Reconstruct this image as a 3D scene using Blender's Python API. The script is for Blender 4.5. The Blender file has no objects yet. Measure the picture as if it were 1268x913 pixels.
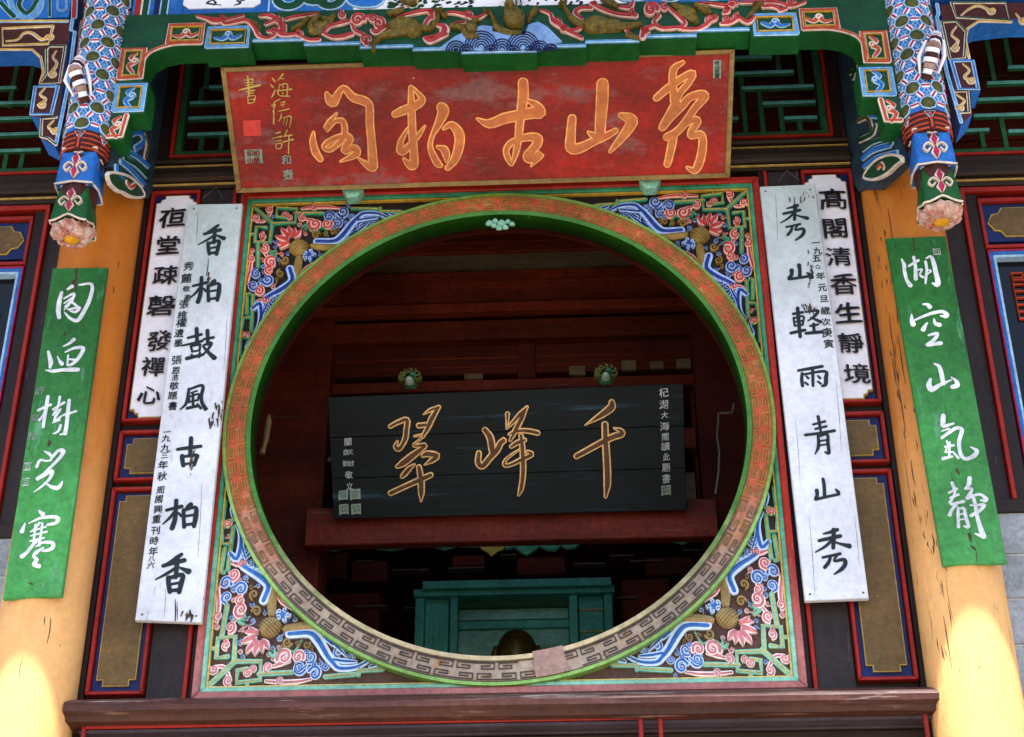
import bpy, math, random
import numpy as np
from mathutils import Vector, Matrix
random.seed(7)
C = bpy.context.scene.collection
SC = bpy.context.scene
# ------------------------------------------------------------------ camera, sky, sun, exposure
S = 1.2                      # metres per facade unit (radius of the round window ring = 1 unit)
CAM = np.array([0.3096, -5.1405, -2.7143])
FPX = 1986.0; PITCH = 0.5185; YAW = -0.0500; ROLL = -0.0026
def _axes(p, y, r):
    cy, sy, cp, sp, cr, sr = math.cos(y), math.sin(y), math.cos(p), math.sin(p), math.cos(r), math.sin(r)
    f = np.array([sy*cp, cy*cp, sp]); rt = np.array([cy, -sy, 0.0]); up = np.cross(rt, f)
    return cr*rt+sr*up, -sr*rt+cr*up, f
RT, UP, FW = _axes(PITCH, YAW, ROLL)
def W(p): return Vector((p[0]*S, p[1]*S, (p[2]+2.7143)*S+1.6))
cam = bpy.data.objects.new('camera', bpy.data.cameras.new('camera')); C.objects.link(cam)
cam.data.sensor_width = 36; cam.data.lens = 36*FPX/1268.0; cam.data.clip_end = 500; cam.data.clip_start = .1
cam.matrix_world = Matrix(((RT[0], UP[0], -FW[0], 0), (RT[1], UP[1], -FW[1], 0), (RT[2], UP[2], -FW[2], 0), (0, 0, 0, 1)))
cam.location = W(CAM); SC.camera = cam
SUN_EL = math.radians(70)
w = bpy.data.worlds.new('World'); SC.world = w; w.use_nodes = True
sky = w.node_tree.nodes.new('ShaderNodeTexSky'); sky.sky_type = 'NISHITA'; sky.sun_disc = False
sky.sun_elevation = SUN_EL; sky.sun_rotation = math.radians(180)
bg = w.node_tree.nodes['Background']; bg.inputs[1].default_value = 0.11
w.node_tree.links.new(sky.outputs[0], bg.inputs[0])
sl = bpy.data.lights.new('sun', 'SUN'); sl.energy = 5.0; sl.angle = math.radians(.5); sl.color = (1, .965, .92)
so = bpy.data.objects.new('sun', sl); C.objects.link(so)
sdir = Vector((0.0, math.cos(SUN_EL), -math.sin(SUN_EL)))
so.rotation_euler = sdir.to_track_quat('-Z', 'Y').to_euler()
SC.view_settings.view_transform = 'Standard'; SC.view_settings.look = 'None'; SC.view_settings.gamma = 1
SC.view_settings.exposure = 1.87
SC.cycles.max_bounces = 8; SC.cycles.diffuse_bounces = 5

# ------------------------------------------------------------------ materials
def lin(h):
    if not isinstance(h, str): return tuple(h)+(1,)
    v = [int(h[i:i+2], 16)/255 for i in (0, 2, 4)]
    return tuple(c/12.92 if c <= .04045 else ((c+.055)/1.055)**2.4 for c in v)+(1,)
MATS = {}
def mat(name, c1, c2=None, rough=.6, ns=7, amt=.6, bump=.15, stretch=(1, 1, 1), dirt_glint=None, dscale=25, dlo=.6, fade=None, metal=0, spec=.22, bscale=60, grime=.38):
    """painted / wooden surface: two tones mixed by noise, specks of soiling or painted glints, optional tone change by height"""
    if name in MATS: return MATS[name]
    m = bpy.data.materials.new(name); m.use_nodes = True; nt = m.node_tree; N = nt.nodes; L = nt.links
    b = N['Principled BSDF']; b.inputs['Roughness'].default_value = rough; b.inputs['Metallic'].default_value = metal
    b.inputs['Specular IOR Level'].default_value = spec
    g = N.new('ShaderNodeNewGeometry'); mp = N.new('ShaderNodeMapping'); mp.inputs['Scale'].default_value = stretch
    L.new(g.outputs['Position'], mp.inputs['Vector'])
    gv = N.new('ShaderNodeMapping'); L.new(g.outputs['Position'], gv.inputs['Vector'])
    def noise(s, d=4, r=.6, v=mp):
        n = N.new('ShaderNodeTexNoise'); n.inputs['Scale'].default_value = s; n.inputs['Detail'].default_value = d
        n.inputs['Roughness'].default_value = r; L.new(v.outputs[0], n.inputs['Vector']); return n
    def ramp(src, lo, hi):
        r = N.new('ShaderNodeMapRange'); r.inputs[1].default_value = lo; r.inputs[2].default_value = hi
        L.new(src, r.inputs[0]); return r.outputs[0]
    def mix(f, a, bb):
        x = N.new('ShaderNodeMix'); x.data_type = 'RGBA'; L.new(f, x.inputs[0])
        for s, k in ((a, 6), (bb, 7)):
            if isinstance(s, tuple): x.inputs[k].default_value = s
            else: L.new(s, x.inputs[k])
        return x.outputs[2]
    c1 = lin(c1); c2 = lin(c2) if c2 else tuple(v*.6 for v in c1[:3])+(1,)
    n1 = noise(ns); col = mix(ramp(n1.outputs[0], .5-.35*amt, .5+.6*(1.2-amt)), c1, c2)
    if fade:                      # (colour, z_top, z_bottom): blends to another tone towards the bottom (worn on the ring), ragged edge
        sx = N.new('ShaderNodeSeparateXYZ'); L.new(g.outputs['Position'], sx.inputs[0])
        nz = noise(9, 6, .7); ad = N.new('ShaderNodeMath'); ad.operation = 'MULTIPLY_ADD'
        L.new(nz.outputs[0], ad.inputs[0]); ad.inputs[1].default_value = fade[3] if len(fade) > 3 else .9; L.new(sx.outputs[2], ad.inputs[2])
        f = ramp(ad.outputs[0], (fade[1]+2.7143)*S+1.6+.45, (fade[2]+2.7143)*S+1.6+.45)
        col = mix(f, col, lin(fade[0]))
    if dirt_glint:
        n2 = noise(dscale, 5, .7); col = mix(ramp(n2.outputs[0], dlo, dlo+.12), col, lin(dirt_glint))
    if grime:
        g1 = noise(38, 6, .75, gv); g2 = noise(2.3, 3, .6, gv)
        mr = N.new('ShaderNodeMapRange'); mr.inputs[1].default_value = .32; mr.inputs[2].default_value = .62; mr.inputs[3].default_value = 1-grime; mr.inputs[4].default_value = 1.06
        L.new(g1.outputs[0], mr.inputs[0])
        m2 = N.new('ShaderNodeMapRange'); m2.inputs[1].default_value = .35; m2.inputs[2].default_value = .65; m2.inputs[3].default_value = 1-grime*.8; m2.inputs[4].default_value = 1.08
        L.new(g2.outputs[0], m2.inputs[0])
        mm = N.new('ShaderNodeMath'); mm.operation = 'MULTIPLY'; L.new(mr.outputs[0], mm.inputs[0]); L.new(m2.outputs[0], mm.inputs[1])
        vm = N.new('ShaderNodeVectorMath'); vm.operation = 'SCALE'; L.new(col, vm.inputs[0]); L.new(mm.outputs[0], vm.inputs['Scale']); col = vm.outputs[0]
    L.new(col, b.inputs['Base Color'])
    if bump:
        n3 = noise(bscale, 5, .65); bp = N.new('ShaderNodeBump'); bp.inputs['Strength'].default_value = bump
        bp.inputs['Distance'].default_value = .01; L.new(n3.outputs[0], bp.inputs['Height']); L.new(bp.outputs[0], b.inputs['Normal'])
    MATS[name] = m; return m
GZ = (1, 1, .08); GX = (.08, 1, 1)
M = dict(
 darkwood=mat('dark_wood', '2c1d19', '17100e', .55, 8, .6, .3, GZ, '6b5a50', 40, .66),
 darkwoodx=mat('dark_wood_horizontal', '33231a', '1a110d', .5, 8, .6, .3, GX, '8a7648', 30, .66),
 stile=mat('weathered_stile', '352b2c', '221b1c', .6, 8, .6, .3, GZ, '786c69', 40, .64),
 red=mat('red_paint', 'a82418', '7c1a14', .5, 10, .5, .15, GZ, '7a4034', 45, .66),
 redx=mat('red_paint_rail', 'a82418', '7c1a14', .5, 10, .5, .15, GX, '7a4034', 45, .66),
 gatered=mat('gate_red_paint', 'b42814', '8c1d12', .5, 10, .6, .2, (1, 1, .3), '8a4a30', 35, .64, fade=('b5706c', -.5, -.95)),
 navy=mat('navy_paint', '142766', '0f1840', .5, 8, .6, .15, dirt_glint='3b4a80', dscale=40, dlo=.63),
 goldpanel=mat('gold_brown_panel', '775c34', '5c4728', .55, 9, .7, .2, dirt_glint='a08a64', dscale=30, dlo=.62),
 goldline=mat('gold_line', 'c9a85a', '9a7c3c', .5, 30, .6, .1),
 white=mat('white_panel_paint', 'dedce4', 'd2d0da', .45, 5, .5, .08, grime=.08),
 board=mat('whitewashed_board', 'b6c0c2', 'a4afb0', .55, 6, .8, .25, (1, 1, .4), '7c8a8a', 13, .64, fade=('cfd1da', .8, .2), grime=.16),
 boardedge=mat('board_edge', 'a89f8a', '6c6452', .7, 20, .6, .2),
 ink=mat('ink', '1e2b30', '141c1e', .5, 40, .6, .1, dirt_glint='3c4a50', dscale=90, dlo=.64),
 inkblack=mat('black_ink', '231a20', '120e12', .5, 40, .6, .05),
 plaque=mat('plaque_red', 'b41b06', '7c160d', .4, 4, 1.0, .15, (.5, 1, 1.2), '84504e', 6, .54, grime=.4),
 plaqueedge=mat('plaque_edge', 'a8874c', '6b5230', .6, 18, .8, .25, GX, '4a2c1c', 30, .6),
 gold=mat('gold_paint', 'c47a3a', 'ac5636', .45, 9, .9, .1, dirt_glint='8c3c24', dscale=16, dlo=.62, grime=.25),
 goldrim=mat('gold_outline', 'f8b870', 'e89450', .45, 20, .6, .1),
 teal=mat('teal_carving', '3c9a72', '2c7058', .5, 20, .6, .2, dirt_glint='244c40', dscale=70, dlo=.62, fade=('8ccab0', -.3, -.8)),
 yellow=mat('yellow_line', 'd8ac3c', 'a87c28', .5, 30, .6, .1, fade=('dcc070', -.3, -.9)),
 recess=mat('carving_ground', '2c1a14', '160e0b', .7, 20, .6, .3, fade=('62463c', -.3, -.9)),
 redcloud=mat('lintel_red_cloud', 'b4343c', '942830', .5, 30, .6, .2),
 redcloudedge=mat('lintel_cloud_edge', 'ecc4b8', 'd8a49c', .5, 40, .6, .1),
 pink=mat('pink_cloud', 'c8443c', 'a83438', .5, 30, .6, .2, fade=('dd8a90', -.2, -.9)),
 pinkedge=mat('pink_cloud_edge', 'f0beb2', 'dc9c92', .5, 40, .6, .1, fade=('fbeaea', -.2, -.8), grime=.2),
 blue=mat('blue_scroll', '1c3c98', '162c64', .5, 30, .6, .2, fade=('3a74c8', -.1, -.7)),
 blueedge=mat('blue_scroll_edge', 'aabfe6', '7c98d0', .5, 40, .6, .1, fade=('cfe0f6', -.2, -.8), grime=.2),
 batgold=mat('bat_gold', 'ac8a44', '7c622c', .45, 14, .8, .25, dirt_glint='3c2c14', dscale=50, dlo=.62, fade=('ae9468', -.2, -.9)),
 lintelgreen=mat('lintel_green', '0c4a28', '083420', .5, 10, .6, .15, dirt_glint='234a34', dscale=40, dlo=.64),
 soffitgreen=mat('soffit_green', '105c22', '0b441c', .5, 10, .6, .15),
 orange=mat('orange_line', 'c44a2c', 'a83c24', .5, 20, .6, .1),
 skyblue=mat('beam_blue', '2a74c8', '1c5cb0', .5, 8, .7, .15),
 lightblue=mat('light_blue', '6aa6dc', '4c88c4', .5, 14, .7, .1),
 paleblue=mat('pale_blue_line', 'b4d4ec', '8cb8dc', .5, 14, .7, .05),
 cream=mat('cream_line', 'ecdccc', 'd0b8a4', .5, 20, .6, .05),
 dragon=mat('dragon_gold', '8a7430', '4c441c', .4, 40, .8, .5, dirt_glint='1c2c14', dscale=110, dlo=.56, bscale=160),
 maroon=mat('maroon_board', '4a1a14', '351410', .6, 10, .6, .2),
 olive=mat('olive_medallion', '5c5c24', '3a3c18', .5, 60, .8, .4, bscale=160),
 crimson=mat('crimson_bar', 'b8204c', '8c1c3c', .5, 30, .6, .1),
 flowerwhite=mat('flower_white', 'e8dccb', 'b4604c', .5, 26, .9, .4, dirt_glint='6c2418', dscale=40, dlo=.58, bscale=120),
 flowergold=mat('flower_gold', 'e8a818', 'b87410', .4, 40, .6, .2),
 column=mat('column_ochre', 'bc6c1c', 'a65a14', .5, 5, .8, .25, (1, 1, .35), '6a3c1c', 16, .70, fade=('dea86a', .1, -.85), grime=.09),  # paler towards the base, with some sunlit brightness put into the colour
 columnworn=mat('column_ochre_cracked', 'b87028', 'a85e18', .55, 7, .8, .35, (1, 1, .14), '3c2818', 26, .60, fade=('dea86a', .1, -.85), grime=.09),  # same paler base, sunlit brightness partly in the colour
 greenboard=mat('green_board', '2c742f', '1e5a22', .55, 6, .8, .3, (1, 1, .22), '5c9c70', 12, .57, fade=('46964c', .3, -.5)),
 greenedge=mat('green_board_edge', '1c4c20', '26341c', .6, 20, .6, .2),
 ringpaint=mat('ring_orange', 'c65a2c', 'a64826', .5, 9, .9, .25, dirt_glint='ac7c40', dscale=12, dlo=.54, fade=('ac9886', -.24, -.66)),
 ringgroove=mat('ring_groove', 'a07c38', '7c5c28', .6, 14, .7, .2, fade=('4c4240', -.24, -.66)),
 rim=mat('rim_green', '1e500c', '183c0a', .45, 10, .6, .1, dirt_glint='c4b488', dscale=18, dlo=.7, fade=('b8ac80', -.4, -.85)),
 rimface=mat('rim_face_green', '457e2c', '376a22', .45, 10, .6, .1, dirt_glint='b4a474', dscale=24, dlo=.64, fade=('ccb890', -.42, -.8)),
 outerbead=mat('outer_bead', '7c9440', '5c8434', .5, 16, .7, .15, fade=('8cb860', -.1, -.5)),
 ledge=mat('ledge_wood', '5c3424', '3c2018', .45, 8, .8, .3, GX, '9a7464', 26, .6),
 ledgetop=mat('ledge_worn_pink_glints', '744640', '482a24', .45, 8, .9, .2, GX, 'e0ccc4', 14, .58),  # worn pink; the pale streaks are highlights put into the colour
 purplewood=mat('purple_grey_board', '54464c', '3c3036', .6, 9, .8, .2, GX, '7c6c70', 24, .62),
 latticegreen=mat('lattice_green', '28603e', '1a4028', .5, 20, .6, .15),
 latticeteal=mat('lattice_teal', '5ca8a6', '448688', .5, 20, .6, .1),
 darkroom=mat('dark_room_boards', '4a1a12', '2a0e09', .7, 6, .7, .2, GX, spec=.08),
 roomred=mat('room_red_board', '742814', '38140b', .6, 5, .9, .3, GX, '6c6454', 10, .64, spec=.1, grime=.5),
 roomgrey=mat('room_grey_strip', '6c6450', '4c3a2a', .6, 7, .8, .2, GX, spec=.1),
 blackboard=mat('black_board', '0f171b', '080d0f', .55, 5, .8, .25, (.06, 1, 1), '26404e', 16, .6, spec=.12),  # bluish sheen on the planks painted in as streaks
 inlay=mat('board_letter_brown', '5c3a1c', '3a2410', .45, 40, .8, .4),
 inlayrim=mat('board_letter_gold', 'e0b47c', 'c08c4c', .4, 40, .6, .2),
 palewrite=mat('pale_writing', 'c4c8c0', '8c9490', .5, 60, .8, .05),
 shrine=mat('shrine_teal', '48a494', '34887c', .45, 8, .7, .15, (1, 1, .3), '184840', 14, .62),
 valance=mat('valance_mint', '5cbca4', '44a08c', .5, 12, .6, .1),
 paleyellow=mat('pale_yellow', 'd8cc6c', 'b8a850', .5, 12, .6, .1),
 bronze=mat('bronze', '6c5828', '2c2410', .35, 20, .8, .2, metal=.6),
 pipe=mat('pipe_grey', '5c5850', '3c3834', .4, 30, .5, .1),
 glass=mat('dark_window_pane', '0c1018', '14100f', .15, 5, .5, .02),
 block=mat('pale_blue_brick', 'a8aeb4', '8c949c', .7, 9, .7, .25, dirt_glint='c8ccd0', dscale=20, dlo=.6),
 mortar=mat('mortar', 'd4d8da', 'bcc0c4', .8, 20, .6, .3),
 paving=mat('courtyard_paving', 'a39888', '8a7f70', .8, 3, .6, .3),
 plaster=mat('yellow_plaster', 'b08850', '98703c', .8, 4, .6, .3),
 tile=mat('roof_tile', '4c4c48', '34342f', .7, 8, .6, .3),
 soffit=mat('eave_boards', '6c3424', '4c2418', .6, 8, .6, .3),
 mint=mat('mint_wedge', '84bca0', '6c9c88', .5, 20, .6, .2, dirt_glint='c4dccc', dscale=50, dlo=.6),
 brush=mat('white_brush', 'e6e8ee', 'd8dce4', .45, 30, .5, .05),
 seal=mat('grey_seal', '8c9c8c', '6c7c70', .5, 60, .7, .1),
 sealred=mat('red_seal', 'd8443c', 'c03028', .5, 30, .6, .1),
 patch=mat('patch_block', 'b08c80', '94786c', .6, 12, .8, .3, dirt_glint='7c5c4c', dscale=20, dlo=.62),
 waveblue=mat('wave_blue', '8cb0e0', '6c94d0', .5, 14, .7, .1),
 bracketwood=mat('bracket_blue_grey', '2c4c60', '1c2c38', .6, 14, .9, .3),
 beambrown=mat('beam_brown', '702616', '3c140a', .55, 6, .9, .35, GX, '6c5c50', 16, .62, spec=.1, grime=.5),
 hazyteal=mat('hazy_teal_panel', '7cb4a6', '5c988c', .5, 7, .8, .1, dirt_glint='3c6c60', dscale=12, dlo=.6),
 shelfedge=mat('shelf_edge', '64503c', '44342a', .5, 12, .8, .1),
 stain=mat('brown_stain', '5c4434', '3c2c24', .7, 60, .8, .2),
)

# ------------------------------------------------------------------ geometry helpers
class Frame:
    """a plane in the place: origin, two axes in it and its outward normal"""
    def __init__(s, o, ex=(1, 0, 0), ey=(0, 0, 1)):
        s.o = np.array(o, float); s.ex = np.array(ex, float); s.ey = np.array(ey, float)
        s.ex /= np.linalg.norm(s.ex); s.ey -= s.ex*(s.ey@s.ex); s.ey /= np.linalg.norm(s.ey)
        s.n = np.cross(s.ex, s.ey)
    def pt(s, a, b, d=0): return s.o+s.ex*a+s.ey*b+s.n*d
    def px(s, x, y):
        dr = FW+RT*((x-634)/FPX)-UP*((y-456.5)/FPX)
        t = ((s.o-CAM)@s.n)/(dr@s.n); q = CAM+dr*t-s.o
        return float(q@s.ex), float(q@s.ey)
def F(y): return Frame((0, y, 0))
class MB:
    def __init__(s): s.v = []; s.f = []; s.m = []; s.sm = []
    def add(s, vs, fs, mi=0, sm=False):
        o = len(s.v); s.v += [tuple(v) for v in vs]
        for f in fs: s.f.append(tuple(i+o for i in f)); s.m.append(mi); s.sm.append(sm)
    def poly(s, fr, pts, d0, d1, mi=0, side=None, bev=0):
        n = len(pts); cx = sum(p[0] for p in pts)/n; cy = sum(p[1] for p in pts)/n
        lo = [fr.pt(a, b, d0) for a, b in pts]
        if bev:
            md = [fr.pt(a, b, d1-bev) for a, b in pts]
            tp = []
            for i, (a, b) in enumerate(pts):
                p = pts[i-1]; q = pts[(i+1) % n]
                e1 = np.array([a-p[0], b-p[1]]); e2 = np.array([q[0]-a, q[1]-b])
                l1 = np.linalg.norm(e1)+1e-9; l2 = np.linalg.norm(e2)+1e-9
                nn = np.array([-e1[1], e1[0]])/l1+np.array([-e2[1], e2[0]])/l2
                nn = nn/(np.linalg.norm(nn)+1e-9)
                tp.append((a+nn[0]*bev*s_or(pts), b+nn[1]*bev*s_or(pts)))
            hi = [fr.pt(a, b, d1) for a, b in tp]
            s.add(lo+md+hi, [tuple(range(2*n, 3*n))]+[(i, (i+1) % n, n+(i+1) % n, n+i) for i in range(n)]+[(n+i, n+(i+1) % n, 2*n+(i+1) % n, 2*n+i) for i in range(n)], mi)
        else:
            hi = [fr.pt(a, b, d1) for a, b in pts]
            s.add(lo+hi, [tuple(range(n, 2*n))], mi)
            s.add(lo+hi, [(i, (i+1) % n, n+(i+1) % n, n+i) for i in range(n)], mi if side is None else side)
    def box(s, fr, a0, b0, a1, b1, d0, d1, mi=0, bev=0):
        if a0 > a1: a0, a1 = a1, a0
        if b0 > b1: b0, b1 = b1, b0
        s.poly(fr, [(a0, b0), (a1, b0), (a1, b1), (a0, b1)], d0, d1, mi, None, bev)
    def border(s, fr, a0, b0, a1, b1, wd, d0, d1, mi=0, bev=0):
        """mitred rectangular frame of width wd inside the rectangle"""
        o = [(a0, b0), (a1, b0), (a1, b1), (a0, b1)]; i = [(a0+wd, b0+wd), (a1-wd, b0+wd), (a1-wd, b1-wd), (a0+wd, b1-wd)]
        for k in range(4):
            j = (k+1) % 4; s.poly(fr, [o[k], o[j], i[j], i[k]], d0, d1, mi, None, bev)
    def ribbon(s, fr, pts, ws, d0, d1, mi=0, ridge=.002, smooth=4, cap=True, grow=0, shrink=1):
        pts = np.array(pts, float); n = len(pts)
        if np.isscalar(ws): ws = [ws]
        ws = np.interp(np.linspace(0, 1, n), np.linspace(0, 1, len(ws)), ws)
        if smooth > 1 and n > 2:
            P = np.vstack([2*pts[0]-pts[1], pts, 2*pts[-1]-pts[-2]]); out = []; wo = []
            for i in range(n-1):
                for k in range(smooth):
                    t = k/smooth; p0, p1, p2, p3 = P[i:i+4]
                    out.append(.5*((2*p1)+(-p0+p2)*t+(2*p0-5*p1+4*p2-p3)*t*t+(-p0+3*p1-3*p2+p3)*t**3)); wo.append(ws[i]*(1-t)+ws[i+1]*t)
            out.append(pts[-1]); wo.append(ws[-1]); pts = np.array(out); ws = np.array(wo)
        n = len(pts); ws = np.maximum(ws*shrink+2*grow, 1e-4)
        T = np.gradient(pts, axis=0); T /= (np.linalg.norm(T, axis=1)[:, None]+1e-9)
        if cap:
            a = pts[0]-T[0]*ws[0]*.42; b = pts[-1]+T[-1]*ws[-1]*.42
            a2 = pts[0]-T[0]*ws[0]*.25; b2 = pts[-1]+T[-1]*ws[-1]*.25
            pts = np.vstack([a, a2, pts, b2, b]); ws = np.concatenate([[ws[0]*.35, ws[0]*.8], ws, [ws[-1]*.8, ws[-1]*.35]]); T = np.vstack([T[0], T[0], T, T[-1], T[-1]]); n += 4
        Nn = np.stack([-T[:, 1], T[:, 0]], 1)
        vs = []; j = random.uniform(0, .0004)
        for p, q, h in zip(pts, Nn, ws/2):
            l = p+q*h; r = p-q*h
            vs += [fr.pt(l[0], l[1], d0), fr.pt(l[0], l[1], d1-ridge+j), fr.pt(p[0], p[1], d1+j), fr.pt(r[0], r[1], d1-ridge+j), fr.pt(r[0], r[1], d0)]
        fs = []
        for i in range(n-1):
            a = i*5; b = a+5
            for k in range(4): fs.append((a+k, b+k, b+k+1, a+k+1))
        fs += [(0, 1, 2, 3, 4), tuple((n-1)*5+k for k in (4, 3, 2, 1, 0))]
        s.add(vs, fs, mi)
    def dome(s, fr, a, b, ra, rb, d0, h, mi=0, seg=12, rings=4, rot=0, wob=0):
        vs = []; cr, sr = math.cos(rot), math.sin(rot)
        for r in range(rings):
            t = r/rings*math.pi/2
            for k in range(seg):
                u = 2*math.pi*k/seg; q = math.cos(t)*(1+(wob*math.sin(5*u) if wob else 0))
                x = ra*math.cos(u)*q; y = rb*math.sin(u)*q
                vs.append(fr.pt(a+x*cr-y*sr, b+x*sr+y*cr, d0+h*math.sin(t)))
        vs.append(fr.pt(a, b, d0+h)); fs = []
        for r in range(rings-1):
            for k in range(seg): fs.append((r*seg+k, r*seg+(k+1) % seg, (r+1)*seg+(k+1) % seg, (r+1)*seg+k))
        for k in range(seg): fs.append(((rings-1)*seg+k, (rings-1)*seg+(k+1) % seg, rings*seg))
        s.add(vs, fs, mi, True)
    def tube(s, pts, rs, mi=0, seg=10, sm=True):
        pts = [np.array(p, float) for p in pts]; n = len(pts)
        if np.isscalar(rs): rs = [rs]*n
        vs = []; ref = np.array([.13, 1, .07])
        for i, p in enumerate(pts):
            t = pts[min(i+1, n-1)]-pts[max(i-1, 0)]; t = t/(np.linalg.norm(t)+1e-9)
            r = ref if abs(t@ref) < .95 else np.array([1, 0, 0]); u = np.cross(t, r); u /= np.linalg.norm(u); v = np.cross(t, u)
            for k in range(seg):
                a = 2*math.pi*k/seg; vs.append(p+(u*math.cos(a)+v*math.sin(a))*rs[i])
        fs = [(i*seg+k, i*seg+(k+1) % seg, (i+1)*seg+(k+1) % seg, (i+1)*seg+k) for i in range(n-1) for k in range(seg)]
        s.add(vs, fs, mi, sm); s.add(vs[:seg], [tuple(range(seg))], mi); s.add(vs[-seg:], [tuple(range(seg))], mi)
    def lathe(s, c, prof, seg=8, mi=0, sm=False, rot=math.pi/8, sx=1, sy=1):
        vs = []
        for r, z in prof:
            for k in range(seg):
                a = 2*math.pi*k/seg+rot; vs.append((c[0]+r*math.cos(a)*sx, c[1]+r*math.sin(a)*sy, c[2]+z))
        n = len(prof)
        fs = [(i*seg+k, i*seg+(k+1) % seg, (i+1)*seg+(k+1) % seg, (i+1)*seg+k) for i in range(n-1) for k in range(seg)]
        s.add(vs, fs, mi, sm); s.add(vs[:seg], [tuple(range(seg))], mi); s.add(vs[-seg:], [tuple(range(seg))], mi)
    def polar(s, y0, y1, r0, r1, a0, a1, c, seg=8, mi=0):
        """an arc block on the facade between two radii and two depths (y1 towards the viewer)"""
        vs = []
        for i in range(seg+1):
            a = a0+(a1-a0)*i/seg; ca, sa = math.cos(a), math.sin(a)
            for r, y in ((r0, y0), (r0, y1), (r1, y1), (r1, y0)): vs.append((c[0]+r*ca, y, c[1]+r*sa))
        fs = []
        for i in range(seg):
            a = i*4; b = a+4
            for k in range(4): fs.append((a+k, a+(k+1) % 4, b+(k+1) % 4, b+k))
        s.add(vs, fs, mi); s.add(vs[:4], [(0, 1, 2, 3)], mi); s.add(vs[-4:], [(3, 2, 1, 0)], mi)
def s_or(pts):
    a = 0
    for i in range(len(pts)): a += pts[i-1][0]*pts[i][1]-pts[i][0]*pts[i-1][1]
    return 1 if a > 0 else -1
LOC = {}
def link(o, parent=None, loc=None):
    C.objects.link(o)
    if parent is not None: o.parent = parent
    LOC[o.name] = loc
    return o
def tag(o, label=None, cat=None, group=None, kind=None):
    if label: o['label'] = label
    if cat: o['category'] = cat
    if group: o['group'] = group
    if kind: o['kind'] = kind
    return o
def thing(name, label, cat, base=(0, 0, 0), group=None):
    o = bpy.data.objects.new(name, None); o.empty_display_size = .1
    loc = W(base); o.location = loc; link(o, None, loc); return tag(o, label, cat, group, 'thing')
def obj(name, mb, mats, parent=None, base=None, **kw):
    """links the collected shapes as ONE mesh object; vertices given in facade units"""
    if parent is not None: loc = LOC[parent.name]
    else:
        loc = W(base if base is not None else (0, 0, 0))
    me = bpy.data.meshes.new(name)
    me.from_pydata([tuple(W(v)-loc) for v in mb.v], [], mb.f)
    for m in (mats if isinstance(mats, (list, tuple)) else [mats]): me.materials.append(M[m])
    me.polygons.foreach_set('material_index', mb.m); me.polygons.foreach_set('use_smooth', mb.sm); me.update()
    o = bpy.data.objects.new(name, me)
    if parent is None: o.location = loc
    link(o, parent, loc); tag(o, **kw); return o
def parse(st): return [[float(v) for v in q.split(',')] for q in st.split()]
def strokes(mb, fr, crop, txt, mi=0, d0=0, d1=.004, ridge=.0015, grow=0, shrink=1, smooth=4, off=(0, 0), mul=1.0, org=None):
    """txt: strokes 'w w w: x,y x,y ...' separated by '|', in coordinates of an enlarged view crop=(x0,y0,scale)"""
    x0, y0, sc = crop
    for st in txt.split('|'):
        ww, pp = st.split(':'); ws = [float(v) for v in ww.split()]; P = parse(pp)
        Q = []
        for x, y in P:
            X = x0+x/sc; Y = y0+y/sc
            if org: X = org[0]+(X-org[0])*mul; Y = org[1]+(Y-org[1])*mul
            Q.append(fr.px(X+off[0], Y+off[1]))
        x, y = P[0]; X = x0+x/sc+off[0]; Y = y0+y/sc+off[1]
        k = abs(fr.px(X+1, Y)[0]-fr.px(X, Y)[0])/sc*mul
        mb.ribbon(fr, Q, [v*k for v in ws], d0, d1, mi, ridge, smooth, True, grow, shrink)
_glyph = {}
def glyph(ch, bold):
    k = (ch, bold)
    if k not in _glyph:
        c = bpy.data.curves.new('g', 'FONT'); c.body = ch; c.offset = bold; c.resolution_u = 3
        o = bpy.data.objects.new('g', c); C.objects.link(o)
        me = bpy.data.meshes.new_from_object(o)
        _glyph[k] = ([tuple(v.co) for v in me.vertices], [tuple(p.vertices) for p in me.polygons])
        bpy.data.objects.remove(o); bpy.data.curves.remove(c); bpy.data.meshes.remove(me)
    return _glyph[k]
def write(mb, fr, ch, px, py, hpx, bold=.01, mi=0, d=.003, wide=1.0, skew=0, tilt=.07):
    """one written character centred on a pixel's place on the plane fr, hpx high; bold by overprinting"""
    vs, fs = glyph(ch, 0)
    if not vs: return
    a, b = fr.px(px, py); k = abs(fr.px(px, py+1)[1]-b)*hpx/.92
    q = random.Random(ord(ch)*7+int(px)+int(py)*3); wide *= q.uniform(.92, 1.06); k *= q.uniform(.93, 1.05); tilt += q.uniform(-.05, .05); skew += q.uniform(-.05, .05); f1, f2 = q.uniform(0, 6), q.uniform(0, 6)
    P = []
    for x, y, z in vs:
        u, v = x-.5, y-.38; u, v = u+.018*math.sin(9*v+f1)+.010*math.sin(17*u+f2), v+.018*math.sin(8*u+f2)-.05*u*u
        P.append((u, v))
    for i, (ex, ey) in enumerate(((0, 0), (bold, -bold*.7), (-bold, bold*.7), (bold*.5, -bold*.35)) if bold > .006 else ((0, 0),)):
        mb.add([fr.pt(a+(u*wide+v*skew+ex)*k, b+(v+u*tilt+ey)*k, d+i*.0003) for u, v in P], fs, mi)

WALL = F(0)
def inscribe(fr, par, chars, xs, ys, hs, m, bold=.008, wide=1.0):
    for ch, x, y, h in zip(chars, xs, ys, hs):
        mb = MB(); write(mb, fr, ch, x, y, h*.9, bold*1.8, 0, .0015, wide); obj('small_character', mb, m, par)
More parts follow.
